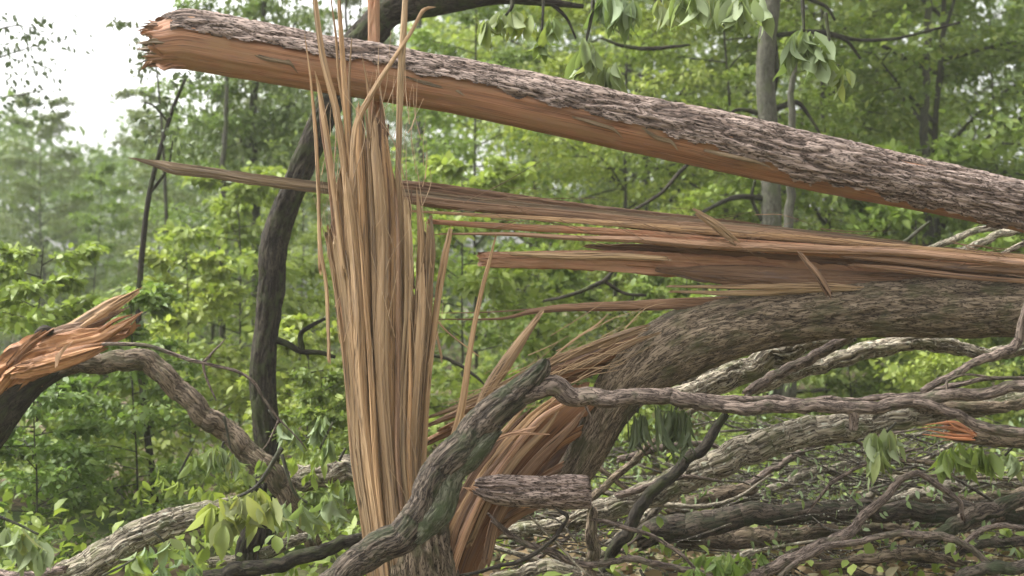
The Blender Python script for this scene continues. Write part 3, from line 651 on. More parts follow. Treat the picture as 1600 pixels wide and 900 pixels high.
def fibres(n, box, d0, updn, seed, ln_=(.10, .40), dd=.10):
    g = np.random.default_rng(seed); parts = []
    for k in range(n):
        x, y = box(g); c = P(x, y, d0+g.normal(0, dd*.3)-abs(g.normal(0, dd*.35))); L = g.uniform(*ln_)
        v = np.array(updn, float)+g.normal(0, .16, 3); v /= np.linalg.norm(v); b = g.normal(0, .07, 3)*L; r = g.uniform(.0006, .0024)
        parts.append(tube4([(*c, r), (*(c+v*L*.5+b), r*.8), (*(c+v*L+b*g.uniform(-1, 3)), r*.25)], 4, .05))
    return join(parts)
def box1(g): y = g.uniform(170, 850); return g.uniform(edgeL(y), edgeR(y)), y
obj('fibres', fibres(130, box1, DS-.07, (0, 0, 1), 91), M['wood_tan'], stump, kind='stuff', smooth=False)
# bark and broken base of the stump
def base_rel(TH, SS, R, seed):
    a, h = BARK_DEEP(TH, SS, R, seed); fl = .25*R*np.clip(1-SS/.35, 0, 1)*(1+.5*np.sin(TH*5+1)); return a*1.2+fl, h
obj('base', tube4(pix([(655, 1035, 92), (652, 960, 74), (648, 900, 68), (650, 850, 60), (655, 812, 40)], DS+.02), 96, .012, base_rel, seed=9.1, jag=.10), M['bark_olive'], stump)

# ------------------------------------------------------------------ arched fallen trunk with long horizontal splinters
DA = 5.25
ft = thing('fallen_tree', 'thick arched trunk with olive bark, torn off the stump, long splinters along its top', 'fallen tree', P(900, 745, DA))
obj('trunk', tube4(pix([(868, 770, 24), (900, 735, 27), (925, 692, 30), (948, 645, 34), (985, 592, 44), (1040, 550, 52), (1110, 520, 52), (1190, 500, 47), (1290, 487, 44), (1400, 480, 46), (1500, 480, 47), (1600, 480, 47), (1800, 500, 50), (2100, 570, 55), (2600, 720, 60)], DA), 120, .012, bark(.032, .20, .009, .8, .06), seed=12.2), M['bark_olive'], ft)
# peeled, split upper faces
for pth, dd, mt, el in (
  ([(215, 251, 2), (245, 256, 7), (270, 263, 10), (330, 271, 9), (400, 281, 10), (520, 295, 10), (620, 305, 10), (720, 318, 12), (850, 330, 11), (1000, 345, 11), (1150, 358, 10), (1300, 371, 8), (1420, 382, 3)], 5.30, 'wood_dark', .4),
  ([(590, 286, 6), (660, 296, 12), (740, 308, 13), (850, 320, 11), (980, 333, 9), (1100, 345, 7), (1240, 360, 3)], 5.38, 'wood_brown', .6),
  ([(600, 308, 6), (690, 318, 8), (800, 328, 7), (900, 338, 8), (1050, 354, 11), (1200, 368, 12), (1350, 384, 11), (1500, 400, 7), (1600, 408, 5)], 5.24, 'wood_brown', .6),
  ([(640, 330, 2), (733, 334, 3), (850, 341, 4), (983, 351, 5), (1100, 360, 6), (1250, 372, 6), (1400, 386, 5), (1600, 402, 4), (1800, 420, 4)], 5.2, 'wood_tan', .7),
  ([(677, 348, 4), (766, 353, 5), (880, 358, 6), (983, 364, 6), (1150, 377, 5), (1300, 386, 3)], 5.2, 'wood_red', .7),
  ([(700, 364, 1.5), (800, 366, 3), (900, 371, 4), (1000, 376, 5), (1100, 382, 6), (1250, 389, 7), (1400, 394, 7), (1600, 411, 7), (1900, 440, 8)], 5.12, 'wood_pale', .9),
  ([(950, 372, 3), (1066, 380, 7), (1200, 388, 8), (1350, 397, 9), (1600, 414, 9), (1900, 450, 9)], 5.18, 'wood_red', .9),
  ([(757, 405, 9), (764, 406, 13), (800, 407, 14), (880, 407, 16), (983, 409, 19), (1080, 415, 22), (1200, 424, 24), (1320, 434, 22), (1500, 442, 14), (1700, 455, 10)], 5.26, 'wood_red', .5),
  ([(800, 397, 3), (850, 398, 5), (903, 399, 6), (960, 400, 5), (1040, 404, 4)], 5.18, 'wood_tan', .6),
  ([(930, 385, 4), (1050, 392, 11), (1200, 402, 14), (1350, 414, 12), (1500, 424, 10), (1700, 440, 8)], 5.28, 'wood_brown', .6),
  ([(1040, 422, 4), (1120, 430, 14), (1250, 438, 17), (1400, 442, 16), (1600, 448, 12), (1900, 468, 12)], 5.22, 'wood_brown', .5),
  ([(1050, 448, 2), (1110, 447, 3), (1200, 448, 5), (1290, 447, 5), (1340, 450, 2)], 5.12, 'wood_tan', .6),
  ([(1060, 456, 2), (1130, 457, 4), (1200, 457, 5), (1270, 455, 4), (1330, 452, 2)], 5.15, 'wood_tan', .6),
  ([(1320, 402, 2), (1400, 408, 5), (1500, 418, 6), (1600, 426, 6), (1900, 452, 5)], 5.12, 'wood_brown', .6),
  ([(1340, 415, 2), (1400, 420, 5), (1480, 430, 5), (1560, 436, 4), (1700, 446, 4)], 5.10, 'wood_brown', .6),
  ([(682, 498, .8), (783, 498, 2), (830, 489, 4), (883, 480, 6), (983, 478, 8), (1066, 474, 9), (1140, 470, 7)], 5.2, 'wood_brown', .5),
  ([(690, 490, .6), (760, 488, 1), (830, 484, 1.2), (900, 476, 1.5)], 5.24, 'wood_brown', .8),
  ([(1256, 402, 4), (1280, 433, 6), (1294, 455, 6)], 5.02, 'wood_brown', .8),
  ([(1096, 338, 4), (1118, 352, 8), (1140, 370, 6)], 5.08, 'wood_tan', .6),
  ([(1200, 372, 2), (1320, 382, 4), (1420, 388, 5), (1500, 396, 4), (1580, 404, 2)], 5.26, 'wood_red', .7),
  # splinters peeled under the arch, running down left to the stump
  ([(672, 650, 2), (720, 633, 5), (790, 600, 7), (850, 570, 8), (920, 544, 8), (1000, 518, 5)], 5.15, 'wood_tan', .7),
  ([(672, 664, 3), (730, 640, 6), (800, 606, 8), (880, 574, 9), (960, 542, 6), (1005, 525, 3)], 5.2, 'wood_brown', .7),
  ([(700, 668, 5), (780, 630, 9), (850, 596, 12), (930, 560, 14), (990, 540, 10)], 5.24, 'wood_orange', .7),
  ([(672, 690, 6), (740, 655, 10), (810, 620, 11), (890, 590, 12), (960, 565, 12)], 5.28, 'wood_brown', .8),
  ([(860, 560, 1), (895, 534, 2), (933, 507, 1.6), (945, 497, .8)], 5.1, 'wood_tan', .9),
  ([(862, 568, 1.5), (920, 540, 4), (985, 517, 4), (1010, 508, 2)], 5.08, 'wood_tan', .9),
  ([(870, 588, 2), (930, 562, 5), (990, 535, 5), (1020, 525, 2)], 5.1, 'wood_tan', .9),
):
    splinter(ft, pth, dd, mt, el, rg=.08, ds=.04, m=13)
def box2(g): x = g.uniform(640, 1600); return x, np.interp(x, [640, 1600], [318, 412])+g.normal(0, 14)
obj('fibres', fibres(120, box2, 5.16, (1, 0, -.07), 92), M['wood_brown'], ft, kind='stuff', smooth=False)
def box3(g): x = g.uniform(690, 980); return x, np.interp(x, [690, 980], [665, 530])+g.normal(0, 22)
obj('fibres', fibres(90, box3, 5.10, (1, 0, .5), 93, (.08, .3)), M['wood_tan'], ft, kind='stuff', smooth=False)
# the big split slabs between stump and arched trunk
for pth, dd, mt, el in (
  ([(694, 1010, 24), (718, 900, 25), (746, 828, 27), (788, 758, 31), (830, 700, 33), (872, 655, 30), (912, 620, 24)], 5.16, 'wood_orange', .3),
  ([(680, 960, 12), (704, 850, 12), (740, 772, 10), (780, 710, 9), (830, 655, 8), (860, 630, 4)], 5.02, 'wood_tan', .8),
  ([(668, 960, 14), (690, 860, 13), (722, 782, 11), (760, 715, 9), (800, 670, 6), (822, 648, 3)], 5.05, 'wood_brown', .8),
  ([(694, 930, 8), (718, 850, 8), (752, 778, 7), (795, 712, 6), (846, 655, 5), (880, 632, 3)], 4.98, 'wood_pale', .8),
  ([(730, 905, 15), (748, 850, 18), (795, 802, 19), (860, 768, 18)], 5.2, 'wood_brown', .8),
  ([(800, 790, 10), (840, 740, 14), (880, 700, 16), (920, 668, 12)], 5.3, 'wood_brown', .6),
  ([(830, 760, 8), (870, 735, 10), (910, 715, 8)], 5.22, 'wood_brown', .6),
  ([(760, 870, 9), (776, 810, 10), (812, 750, 10), (852, 705, 9), (890, 668, 6), (905, 650, 3)], 5.08, 'wood_brown', .5),
  ([(700, 905, 7), (716, 830, 8), (744, 768, 7), (776, 725, 5), (798, 694, 2)], 4.99, 'wood_brown', .6),
  ([(738, 840, 5), (770, 770, 7), (810, 712, 7), (850, 672, 5), (868, 650, 2)], 5.04, 'wood_tan', .5),
  ([(840, 720, 6), (880, 690, 9), (925, 665, 9), (950, 655, 6)], 5.2, 'wood_orange', .5),
  ([(768, 690, 2), (800, 678, 3), (852, 678, 1)], 4.86, 'wood_pale', .8),
  ([(776, 684, 2), (810, 674, 2.5), (835, 668, 1)], 4.88, 'wood_pale', .8),
  ([(760, 700, 3), (790, 668, 4), (815, 640, 2)], 4.92, 'wood_tan', .8),
):
    splinter(ft, pth, dd, mt, el, name='split_slab', rg=.06, ds=.03, m=15)

# ------------------------------------------------------------------ foreground limb over the stump foot
DF = 4.62
t = thing('forked_limb', 'dark mossy limb over the stump foot, forking into a long purple-grey branch', 'branch', P(560, 900, DF))
obj('limb', tube4(pix([(420, 1040, 24), (500, 935, 24), (545, 890, 23), (590, 862, 25), (636, 830, 26), (666, 785, 26), (692, 735, 27), (730, 688, 27), (775, 643, 25), (820, 604, 20), (846, 578, 13), (852, 568, 7)], DF), 84, .010, BARK, seed=14.2, jag=.03, wob=1.5), M['bark_limb'], t)
obj('limb', tube4(pix([(650, 840, 14), (684, 806, 22), (704, 755, 20), (734, 712, 19), (764, 684, 14), (776, 672, 6)], DF-.02), 56, .010, BARK, seed=15.2, jag=.03, wob=1.5), M['bark_mossy'], t)
obj('branch', tube4(pix([(800, 626, 14), (850, 606, 17), (905, 618, 15), (960, 626, 13), (1030, 622, 12), (1090, 628, 11), (1160, 637, 10), (1240, 638, 10), (1330, 636, 10), (1400, 632, 10), (1470, 622, 10), (1540, 612, 9), (1600, 604, 9), (1750, 585, 8), (1950, 570, 6)], DF), 36, .012, BARK_FINE, seed=16.2, wob=2.2), M['bark_purple'], t)
obj('branch', tube4(pix([(1040, 618, 5), (1100, 618, 5), (1200, 624, 5), (1330, 624, 5), (1440, 616, 5), (1500, 600, 4), (1560, 592, 3), (1640, 590, 2)], DF+.05), 20, .015, BARK_FINE, seed=17.2, wob=2.5), M['bark_purple'], t)
obj('branch', tube4(pix([(1425, 628, 6), (1455, 634, 8), (1490, 645, 8), (1530, 662, 8), (1600, 674, 8), (1750, 690, 6)], DF-.02), 24, .014, BARK_FINE, seed=18.2, wob=2.5), M['bark_purple'], t)
obj('branch', tube4(pix([(1440, 612, 5), (1480, 590, 6), (1520, 566, 6), (1560, 550, 7), (1588, 538, 7), (1596, 505, 5), (1604, 470, 3)], DF+.02), 20, .014, BARK_FINE, seed=19.2, wob=2.5), M['bark_purple'], t)
for tw in ([(1332, 634, 9), (1334, 652, 8), (1333, 672, 6)], [(1045, 622, 6), (1046, 610, 5)], [(1480, 610, 3), (1480, 596, 2), (1510, 585, 2), (1560, 592, 1.5)], [(905, 620, 3), (918, 640, 2), (925, 655, 1)]):
    SEED[0] += 1; obj('knot_stub' if len(tw) < 4 else 'twig', tube4(pix(tw, DF), 14, .008, BARK_FINE, seed=SEED[0]), M['bark_purple'], t)

# short cut log
t = thing('short_log', 'short piece of split log with furrowed bark lying across the orange slab', 'log', P(745, 765, 4.85))
obj('bark', tube4(pix([(744, 760, 12), (770, 764, 20), (820, 768, 23), (870, 769, 25), (918, 768, 25)], 4.85), 90, .008, BARK_DEEP, seed=21.3, jag=.02), M['bark_pink'], t)
for k in range(4): splinter(t, [(790+k*12, 778+k*3, 7), (750+k*3, 765+k*4, 4), (741, 762+k*3, 1)], 4.83, 'wood_pale', .5)

# ------------------------------------------------------------------ broken orange limb at the left
DB = 5.6
t = thing('broken_limb', 'broken limb at the left edge with jagged orange end and one long pale splinter', 'fallen tree', P(-60, 720, DB))
obj('limb', tube4(pix([(-260, 1010, 50), (-120, 790, 48), (-40, 680, 44), (8, 618, 38), (40, 590, 33), (72, 572, 26)], DB), 80, .012, BARK, seed=23.3, jag=.10), M['bark_dark'], t)
def shard(TH, SS, R, seed):
    q = np.stack([np.cos(TH)*2.4, np.sin(TH)*2.4, SS*5], -1)*1.7+seed; nn = fbm(q, 4); return (nn-.45)*R*1.2, nn
obj('torn_wood', tube4(pix([(8, 604, 24), (30, 580, 30), (65, 558, 29), (105, 543, 23), (150, 526, 15), (185, 518, 8), (202, 514, 3)], DB-.05), 44, .012, shard, seed=24.9, jag=.08), M['wood_orange'], t, smooth=False)
for pth, dd, mt in (
  ([(60, 550, 14), (100, 528, 15), (145, 500, 13), (182, 475, 10), (207, 459, 4)], 5.56, 'wood_tan'), ([(60, 540, 10), (95, 520, 10), (140, 510, 8), (180, 490, 3)], 5.54, 'wood_brown'),
  ([(100, 545, 10), (150, 530, 9), (185, 512, 7), (204, 500, 3)], 5.45, 'wood_orange'), ([(110, 552, 8), (160, 535, 8), (196, 522, 5), (204, 514, 2)], 5.48, 'wood_orange'),
  ([(28, 580, 12), (70, 570, 14), (120, 556, 12), (150, 545, 5)], 5.42, 'wood_orange'), ([(20, 570, 8), (45, 540, 8), (66, 524, 4)], 5.46, 'wood_orange'),
  ([(92, 562, 2), (97, 550, 3), (106, 540, 1)], 5.35, 'wood_pale'), ([(30, 555, 3), (48, 530, 3), (60, 520, 1)], 5.44, 'wood_orange'), ([(160, 515, 4), (180, 500, 3), (200, 494, 1)], 5.46, 'wood_orange')):
    splinter(t, pth, dd, mt, .7, rg=.12, ds=.02)
obj('knot', tube4(pix([(58, 524, 6), (70, 517, 9), (82, 519, 5)], 5.5), 16, .01, BARK_FINE, seed=4), M['bark_dark'], t)
limb('fallen_branch', 'bowed grey limb drooping from behind the orange broken limb down to the leaning trunk foot', 'branch',
     [(60, 590, 10), (95, 580, 13), (140, 568, 15), (200, 564, 16), (245, 577, 16), (285, 612, 16), (330, 655, 17), (378, 697, 17), (420, 738, 17), (450, 778, 15), (490, 850, 12)], 5.9, 'bark_olive', BARK, nseg=56, group='fallen branches left of the stump')
limb('twig', 'long thin bare twig trailing from the orange broken end to the leaning trunk', 'branch',
     [(160, 538, 3), (217, 538, 3), (267, 552, 3), (300, 564, 3), (350, 574, 2.6), (393, 594, 2.3), (416, 628, 2), (436, 656, 1.8)], 5.4, 'bark_purple', twigs=[[(317, 568, 2.2), (322, 590, 2), (338, 626, 1)], [(330, 556, 1.2), (318, 566, 2), (352, 530, .8)], [(436, 655, 1.8), (420, 690, 1.2), (408, 705, .6)], [(436, 655, 1.5), (470, 690, 1.1), (480, 705, .6)]], nseg=10, ds=.02, partname='stem')

# ------------------------------------------------------------------ logs at the lower left
GL = 'fallen branches left of the stump'
limb('fallen_branch', 'furrowed grey log rising out of the bottom left corner', 'log', [(40, 950, 22), (110, 900, 23), (160, 868, 24), (215, 838, 23), (265, 818, 21), (320, 802, 18), (380, 790, 14)], 5.3, 'bark_grey', BARK_DEEP, nseg=70, group=GL)
limb('fallen_branch', 'short grey log left of the stump foot lying nearly level', 'log', [(425, 752, 14), (455, 745, 17), (500, 741, 18), (548, 735, 17), (600, 730, 15)], 6.0, 'bark_grey', BARK_DEEP, nseg=60, group=GL)
limb('fallen_branch', 'dark mossy upright stub among the yellow-green leaves at the lower left', 'stump', [(388, 1010, 24), (388, 900, 20), (392, 840, 19), (396, 790, 17), (404, 760, 13)], 5.5, 'bark_dark', BARK, nseg=50, group=GL)
limb('fallen_branch', 'dark branch running level into the stump foot from the left', 'branch', [(320, 905, 13), (380, 894, 12), (430, 884, 11), (480, 864, 11), (530, 850, 10), (575, 836, 8)], 5.2, 'bark_dark', BARK_FINE, nseg=36, group=GL)
limb('fallen_branch', 'rough grey branch behind the dark one beside the stump foot', 'branch', [(330, 880, 8), (400, 866, 10), (450, 848, 9), (480, 838, 5)], 5.5, 'bark_grey', BARK, nseg=36, group=GL)
limb('fallen_branch', 'thin pale branch under the bottom left leaves', 'branch', [(-40, 890, 7), (30, 902, 7), (100, 890, 6)], 5.0, 'bark_pink', BARK_FINE, nseg=20, group=GL)

# ------------------------------------------------------------------ tangle at the lower right
GR = 'fallen branches right of the stump'
R_ = [
 ('log', 'long lichen-covered ridged log slanting up to the right through the wreckage', [(900, 815, 12), (933, 802, 15), (1000, 780, 18), (1066, 752, 21), (1166, 705, 22), (1266, 672, 21), (1350, 662, 20), (1420, 650, 18), (1500, 636, 16), (1620, 620, 14), (1800, 605, 12)], 5.75, 'bark_grey', BARK_DEEP, 72),
 ('log', 'dark brown level log lying below the lichen-covered one', [(1000, 842, 16), (1040, 828, 21), (1100, 816, 20), (1180, 806, 16), (1300, 798, 14), (1420, 798, 14), (1600, 802, 14), (1800, 810, 14)], 5.9, 'bark_limb', BARK, 56),
 ('log', 'shadowed mossy log tucked under the dark brown level log', [(1060, 845, 10), (1130, 842, 16), (1220, 838, 15), (1290, 832, 10), (1420, 828, 8)], 6.1, 'bark_olive', BARK, 48),
 ('log', 'thick rough branch rising under the arched trunk', [(1060, 622, 17), (1116, 600, 18), (1160, 577, 18), (1210, 556, 15), (1266, 540, 11), (1328, 528, 7)], 5.7, 'bark_grey', BARK_DEEP, 56),
 ('branch', 'smooth dark branch crossing the rough one under the arched trunk', [(1170, 612, 7), (1200, 592, 8), (1250, 564, 8), (1290, 548, 8), (1312, 536, 8), (1330, 520, 7)], 5.5, 'bark_purple', BARK_FINE, 28),
 ('branch', 'knobbly grey branch wavering below the arched trunk at the right', [(1180, 606, 8), (1240, 584, 11), (1300, 565, 12), (1366, 548, 13), (1433, 532, 12), (1483, 541, 11), (1533, 552, 9), (1600, 546, 8), (1700, 540, 7)], 5.95, 'bark_grey', BARK_DEEP, 48),
 ('branch', 'short grey branch end just right of the arched trunk bend', [(1070, 592, 8), (1110, 580, 9), (1166, 573, 8), (1220, 570, 5)], 6.0, 'bark_grey', BARK, 36),
 ('branch', 'dark thin branch slanting down across the lichen-covered log', [(1132, 650, 6), (1110, 683, 8), (1083, 713, 9), (1050, 742, 9), (1020, 768, 9), (1002, 795, 10), (980, 832, 10), (952, 868, 9), (935, 905, 8)], 5.5, 'bark_dark', BARK_FINE, 28),
 ('branch', 'hooked branch curling over at the lower right', [(1150, 915, 9), (1183, 897, 10), (1233, 874, 10), (1300, 843, 9), (1333, 826, 8), (1356, 800, 7), (1386, 772, 6), (1410, 747, 5), (1435, 739, 4.5), (1466, 758, 5), (1498, 782, 4), (1504, 806, 3)], 5.2, 'bark_purple', BARK_FINE, 28),
 ('branch', 'thin wavy branch below the hooked one at the bottom right', [(1215, 905, 4), (1240, 880, 4), (1283, 857, 5), (1340, 846, 5), (1380, 838, 5), (1430, 836, 6), (1483, 843, 6), (1525, 868, 5), (1562, 905, 5)], 5.1, 'bark_purple', BARK_FINE, 20),
 ('branch', 'reddish thin branch curving in from the right edge low down', [(1500, 856, 3), (1520, 838, 4), (1550, 824, 4), (1600, 826, 4), (1700, 830, 4)], 5.2, 'bark_purple', BARK_FINE, 20),
 ('branch', 'stout brown branch slanting up to the lower right edge', [(1455, 845, 8), (1490, 826, 11), (1533, 800, 12), (1580, 786, 11), (1640, 774, 10), (1750, 760, 9)], 5.45, 'bark_limb', BARK, 40),
 ('branch', 'reddish-brown branch in the bottom right corner', [(1480, 915, 7), (1516, 898, 9), (1555, 888, 10), (1620, 878, 10), (1720, 870, 10)], 5.0, 'bark_limb', BARK_FINE, 28),
 ('branch', 'pale level branch behind the hooked one at the right', [(1390, 780, 6), (1450, 768, 9), (1520, 756, 9), (1600, 752, 9), (1720, 745, 8)], 6.5, 'bark_grey', BARK, 36),
 ('branch', 'grey-brown level branch just above the dark brown log at the right', [(1330, 790, 4), (1400, 784, 8), (1480, 780, 9), (1560, 776, 8), (1700, 770, 8)], 6.3, 'bark_olive', BARK, 36),
 ('branch', 'mossy branch right behind the purple-grey limb at the right edge', [(1440, 640, 7), (1500, 638, 8), (1560, 632, 8), (1640, 628, 7)], 5.6, 'bark_olive', BARK, 30),
 ('branch', 'upper of two pale crossing branches at the right edge under the top log', [(1440, 392, 4), (1490, 374, 5), (1540, 356, 5), (1600, 350, 5), (1700, 348, 5)], 6.4, 'bark_grey', BARK_FINE, 24),
 ('branch', 'lower of two pale crossing branches at the right edge under the top log', [(1470, 398, 4), (1515, 384, 6), (1560, 366, 6), (1610, 362, 6), (1700, 366, 5)], 6.1, 'bark_grey', BARK_FINE, 24),
 ('branch', 'short thin twig poking up over the long splinters near the right', [(1405, 384, 3), (1432, 362, 3), (1450, 348, 1.5)], 6.0, 'bark_bg', BARK_FINE, 12),
 ('branch', 'pale stick touching the splinters at the far right', [(1560, 400, 3), (1585, 388, 4), (1640, 362, 4)], 5.7, 'bark_grey', BARK_FINE, 16),
 ('stump', 'small upright broken stub right of the short log', [(922, 960, 11), (923, 875, 10), (922, 835, 9), (926, 800, 7)], 5.4, 'bark_olive', BARK, 32),
 ('log', 'short brown log piece with pale end below the lichen-covered log', [(1050, 802, 10), (1090, 786, 11), (1135, 772, 11), (1176, 764, 10)], 6.2, 'bark_olive', BARK, 40),
 ('log', 'grey level log between the stump foot and the upright stub', [(770, 832, 9), (830, 824, 11), (890, 816, 10), (960, 806, 8)], 5.9, 'bark_grey', BARK_DEEP, 44),
 ('branch', 'dark curved twig hooking up under the short log', [(730, 898, 3), (775, 886, 3), (812, 876, 3.4), (845, 860, 3.4), (870, 836, 3.2), (886, 808, 3), (870, 796, 2)], 4.7, 'bark_dark', BARK_FINE, 12),
 ('branch', 'long dark wavy branch along the bottom centre', [(770, 812, 4), (800, 838, 4.5), (867, 867, 5), (927, 883, 5), (980, 872, 5), (1033, 883, 5), (1090, 896, 5), (1130, 915, 5)], 4.9, 'bark_purple', BARK_FINE, 18),
 ('branch', 'thin arched twig right of the upright stub', [(930, 812, 2), (950, 816, 3.4), (1000, 832, 3.4), (1047, 853, 3), (1085, 888, 2.6), (1100, 920, 2)], 5.0, 'bark_purple', BARK_FINE, 12),
 ('branch', 'straight pale twig crossing the wavy branch at the bottom centre', [(833, 812, 1.6), (870, 850, 2), (920, 900, 2)], 4.85, 'bark_grey', BARK_FINE, 8),
 ('branch', 'grey branch slanting up along the bottom right of centre', [(960, 905, 7), (1040, 895, 9), (1120, 880, 8), (1180, 862, 5)], 6.0, 'bark_grey', BARK, 30),
 ('branch', 'thick pale branch lying low at the bottom centre', [(780, 905, 10), (850, 893, 12), (930, 900, 11), (1000, 915, 10)], 5.5, 'bark_grey', BARK, 36),
 ('branch', 'slanting grey branch left of the dark brown level log', [(935, 870, 8), (975, 835, 9), (1015, 800, 8), (1060, 770, 5)], 6.0, 'bark_grey', BARK, 30),
 ('branch', 'thin branch bending over the reddish brush at the right', [(1270, 790, 2), (1290, 765, 3), (1330, 735, 3), (1380, 715, 2.5), (1440, 700, 1.5)], 5.6, 'bark_purple', BARK_FINE, 12),
 ('branch', 'dark branch slanting under the right edge log', [(1400, 870, 5), (1470, 872, 7), (1540, 850, 7), (1640, 845, 7)], 5.7, 'bark_limb', BARK, 28),
 ('branch', 'level mossy branch along the bottom at the right', [(1280, 885, 6), (1360, 872, 8), (1440, 866, 8), (1500, 880, 6)], 5.6, 'bark_olive', BARK, 28),
 ('branch', 'grey branch behind the lichen-covered log near its middle', [(1150, 790, 5), (1200, 765, 7), (1270, 740, 7), (1340, 722, 5)], 6.8, 'bark_grey', BARK, 28),
]
for nm, lb, pth, dd, mt, rel, ns in R_:
    limb('fallen_log' if nm == 'log' else ('broken_stub' if nm == 'stump' else 'fallen_branch'), lb, nm, pth, dd, mt, rel, nseg=ns, ds=.010, group=GR, jag=.05)
g = np.random.default_rng(404); GT = 'thin grey branches strewn in the low tangle'
for k in range(52):
    x = g.uniform(760, 1640); y = g.uniform(690 if x > 1000 else 790, 900); L = g.uniform(60, 190); a = g.normal(-.12, .35); dd = g.uniform(5.6, 6.9); r = g.uniform(2.5, 6.5); bnd = g.normal(0, .16)*L
    pth = [(x-math.cos(a)*L, y-math.sin(a)*L, r), (x-math.cos(a)*L*.35, y-math.sin(a)*L*.35+bnd*.6, r*.95), (x+math.cos(a)*L*.4, y+math.sin(a)*L*.4+bnd, r*.7), (x+math.cos(a)*L, y+math.sin(a)*L, r*.35)]
    limb('fallen_branch', 'thin grey branch strewn in the low tangle among the logs at the right', 'branch', pth, dd, ['bark_grey', 'bark_olive', 'bark_purple', 'bark_grey'][k % 4], BARK_FINE, nseg=14, ds=.02, group=GT, jag=.03)
t = thing('snapped_branch', 'snapped branch end of bright orange splintered wood at the lower right', 'branch', P(1445, 672, 5.35))
obj('limb', tube4(pix([(1490, 678, 11), (1530, 682, 13), (1600, 688, 13), (1720, 700, 13)], 5.35), 36, .012, BARK, seed=31), M['bark_olive'], t)
for k in range(20):
    y = 660+k*1.5; splinter(t, [(1516, 672+k*.7, 2.6), (1492, y+random.uniform(-2, 3), 1.8), (1458+random.uniform(-12, 26), y-2+random.uniform(-6, 6), .6)], 5.27+.014*(k % 6), ['wood_fresh', 'wood_pale', 'wood_fresh', 'wood_orange'][k % 4], .8, ds=.012)

# ------------------------------------------------------------------ drooping leaf clusters
def sprig(label, d, stem, nodes, L, mat, group, seed, n=8, name='leafy_sprig', wd=.62, cone=.55, twmat='bark_bg'):
    g = np.random.default_rng(seed); t = thing(name, label, 'leafy twig', P(stem[0][0], stem[0][1], d), group)
    obj('twig', tube4(pix(stem, d), 8, .02, rough=.1), M[twmat], t)
    pos = []; dr = []; LL = []
    for (x, y) in nodes:
        c = P(x, y, d+g.normal(0, .04))
        for k in range(n):
            pos.append(c+g.normal(0, .012, 3)); a = g.uniform(0, 2*math.pi); s = g.uniform(.15, 1)*cone
            dr.append([math.cos(a)*s, math.sin(a)*s, -1+g.uniform(0, .35)]); LL.append(L*g.uniform(.65, 1.2))
    pos = np.array(pos); dr = np.array(dr); up = g.normal(0, 1, pos.shape); up[:, 2] += .2
    obj('foliage', leaves(pos, dr, up, np.array(LL), 'c', wd), M[mat], t)
    return t
GS = 'limp leaf clusters hanging along the top'
TOP = [
 ('pale limp cluster touching the top log at its middle', 5.6, [(930, -60, 4), (925, 20, 3), (915, 68, 2)], [(912, 66), (925, 75), (905, 85), (945, 108), (960, 105)], .165, 'leaf_droop'),
 ('pale cluster high above the middle of the top log', 5.6, [(965, -80, 4), (960, -20, 3), (958, -5, 2)], [(955, -8), (970, -5), (985, 0), (940, 0)], .17, 'leaf_droop'),
 ('wide drooping cluster at the top just left of the grey trunk', 5.4, [(1120, -90, 4), (1115, -30, 3), (1112, -6, 2)], [(1065, -10), (1090, -8), (1112, -12), (1140, -10), (1160, -4), (1185, 0)], .19, 'leaf_droop'),
 ('hanging pale cluster right of the grey trunk like a half-open umbrella', 5.5, [(1250, -60, 4), (1255, 20, 3), (1256, 50, 2)], [(1250, 50), (1258, 48), (1268, 54), (1240, 60), (1280, 74)], .19, 'leaf_droop'),
 ('yellow-green loose cluster right of the dark overhead limb', 5.9, [(800, -40, 4), (800, 10, 3), (790, 24, 2)], [(780, 22), (800, 20), (822, 26), (760, 30)], .15, 'leaf_yellow'),
 ('small yellow-green cluster above the top log left of the pale limp one', 6.0, [(850, -40, 3), (848, 30, 2), (846, 60, 1.5)], [(846, 60), (838, 45), (860, 30)], .13, 'leaf_yellow'),
 ('single yellow leaf tuft low right of the half-open cluster', 5.5, [(1290, 20, 3), (1300, 90, 2), (1306, 105, 1)], [(1306, 105), (1315, 112)], .12, 'leaf_yellow'),
 ('yellow tuft hanging near the top edge left of the wide cluster', 5.7, [(1040, -40, 3), (1044, 0, 2)], [(1044, 0), (1030, 5)], .15, 'leaf_yellow'),
]
for k, (lb, d, st, nds, L, mt) in enumerate(TOP): sprig(lb, d, st, nds, L, mt, GS, 100+k)
GB = 'drooping leaf clusters in the wreckage'
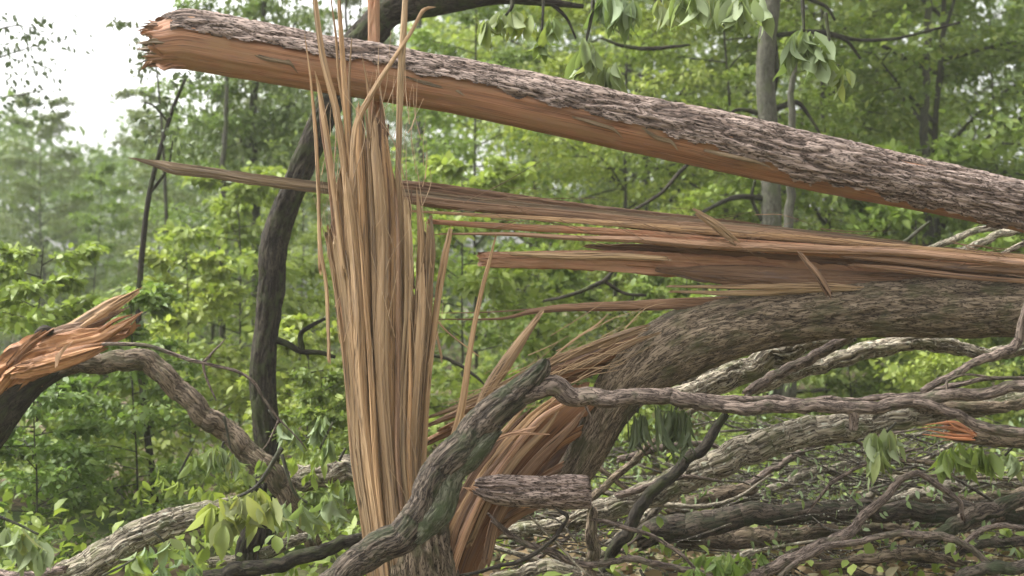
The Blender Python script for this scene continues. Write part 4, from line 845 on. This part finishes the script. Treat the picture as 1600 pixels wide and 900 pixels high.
LOW = [
 ('large yellow-green leaves hanging over the mossy upright stub', 4.9, [(440, 700, 4), (400, 760, 3), (350, 785, 2)], [(400, 770), (375, 775), (350, 782), (330, 790), (410, 780), (385, 800), (345, 815), (425, 785)], .15, 'leaf_yellow', .9),
 ('loose green leaves over the foot of the bowed limb', 5.5, [(350, 650, 2), (360, 700, 1.5)], [(330, 700), (360, 715), (385, 740), (410, 720), (300, 720), (345, 745)], .085, 'leaf_green', 1.1),
 ('fine bright leaves above the grey log in the lower left', 5.6, [(300, 700, 2), (280, 740, 1.5)], [(250, 745), (280, 755), (310, 765), (220, 760), (330, 770)], .08, 'leaf_bright', 1.2),
 ('green leaves left of the stump at knee height', 5.5, [(520, 660, 2), (500, 700, 1.5)], [(470, 700), (500, 715), (525, 700), (485, 740), (520, 755), (455, 720)], .085, 'leaf_bright', 1.1),
 ('dull leaves in front of the corner log at the lower left', 4.9, [(240, 830, 2), (260, 850, 1.5)], [(230, 860), (260, 850), (290, 860), (300, 885), (250, 885)], .10, 'leaf_droop', 1.0),
 ('pale leaves right of the mossy upright stub', 5.1, [(440, 710, 3), (460, 770, 2), (480, 785, 2)], [(445, 790), (470, 790), (490, 800), (510, 780)], .13, 'leaf_droop', .9),
 ('pale drooping leaves in the bottom left corner', 4.7, [(-20, 800, 3), (30, 820, 2), (60, 835, 2)], [(10, 828), (30, 830), (55, 845), (75, 850), (-10, 835)], .14, 'leaf_droop', .9),
 ('bright green curled leaf at the bottom edge left of the stub', 4.4, [(160, 900, 2), (190, 885, 2), (212, 872, 1)], [(212, 872), (205, 876)], .11, 'leaf_yellow', 1.2),
 ('whitish limp leaves by the foot of the leaning trunk', 5.5, [(420, 640, 2), (430, 655, 1.5), (440, 662, 1)], [(440, 664), (455, 668), (505, 650), (515, 690), (500, 665)], .11, 'leaf_droop', .6),
 ('silvery leaves left of the leaning trunk foot', 5.5, [(350, 690, 2), (346, 700, 1.5)], [(344, 700), (362, 710), (330, 705)], .11, 'leaf_droop', .8),
 ('dark shrivelled leaves hanging under the purple-grey limb', 5.1, [(1060, 630, 3), (1055, 640, 2)], [(1030, 640), (1042, 642), (1055, 642), (1066, 644), (1074, 645)], .19, 'leaf_deep_green', .18),
 ('narrow dark leaves hanging left of the larger shrivelled ones', 5.2, [(998, 632, 2), (996, 645, 2)], [(990, 652), (998, 655), (1004, 650)], .15, 'leaf_deep_green', .15),
 ('pale drooping leaves in front of the reddish brush', 5.3, [(1400, 660, 2), (1385, 675, 2)], [(1368, 680), (1385, 676), (1376, 705), (1398, 690), (1362, 712)], .13, 'leaf_droop', .5),
 ('green drooping leaves under the snapped orange branch', 5.4, [(1560, 680, 2), (1530, 698, 2)], [(1490, 700), (1510, 704), (1530, 706), (1550, 712), (1475, 705)], .14, 'leaf_green', .5),
 ('small pale leaves hanging below the right edge branches', 5.4, [(1590, 690, 2), (1570, 712, 2)], [(1575, 712), (1590, 722)], .10, 'leaf_droop', .6),
 ('soft green leaves at the bottom right of the dark brown log', 5.2, [(1150, 890, 3), (1130, 870, 2)], [(1100, 868), (1130, 866), (1160, 872), (1190, 868), (1080, 876)], .10, 'leaf_green', 1.3),
 ('green leaves in front of the bottom centre branches', 4.8, [(1010, 910, 3), (1000, 890, 2)], [(1120, 880), (1085, 890), (1145, 885)], .09, 'leaf_green', 1.3),
 ('pale leaves hanging near the stump foot on the left', 5.4, [(540, 700, 2), (530, 720, 2)], [(515, 770), (530, 790), (500, 810), (540, 760)], .10, 'leaf_droop', .9),
]
for k, (lb, d, st, nds, L, mt, cn) in enumerate(LOW): sprig(lb, d, st, nds, L, mt, GB, 200+k, cone=cn, wd=.3 if cn < .3 else (.7 if cn > .8 else .6))
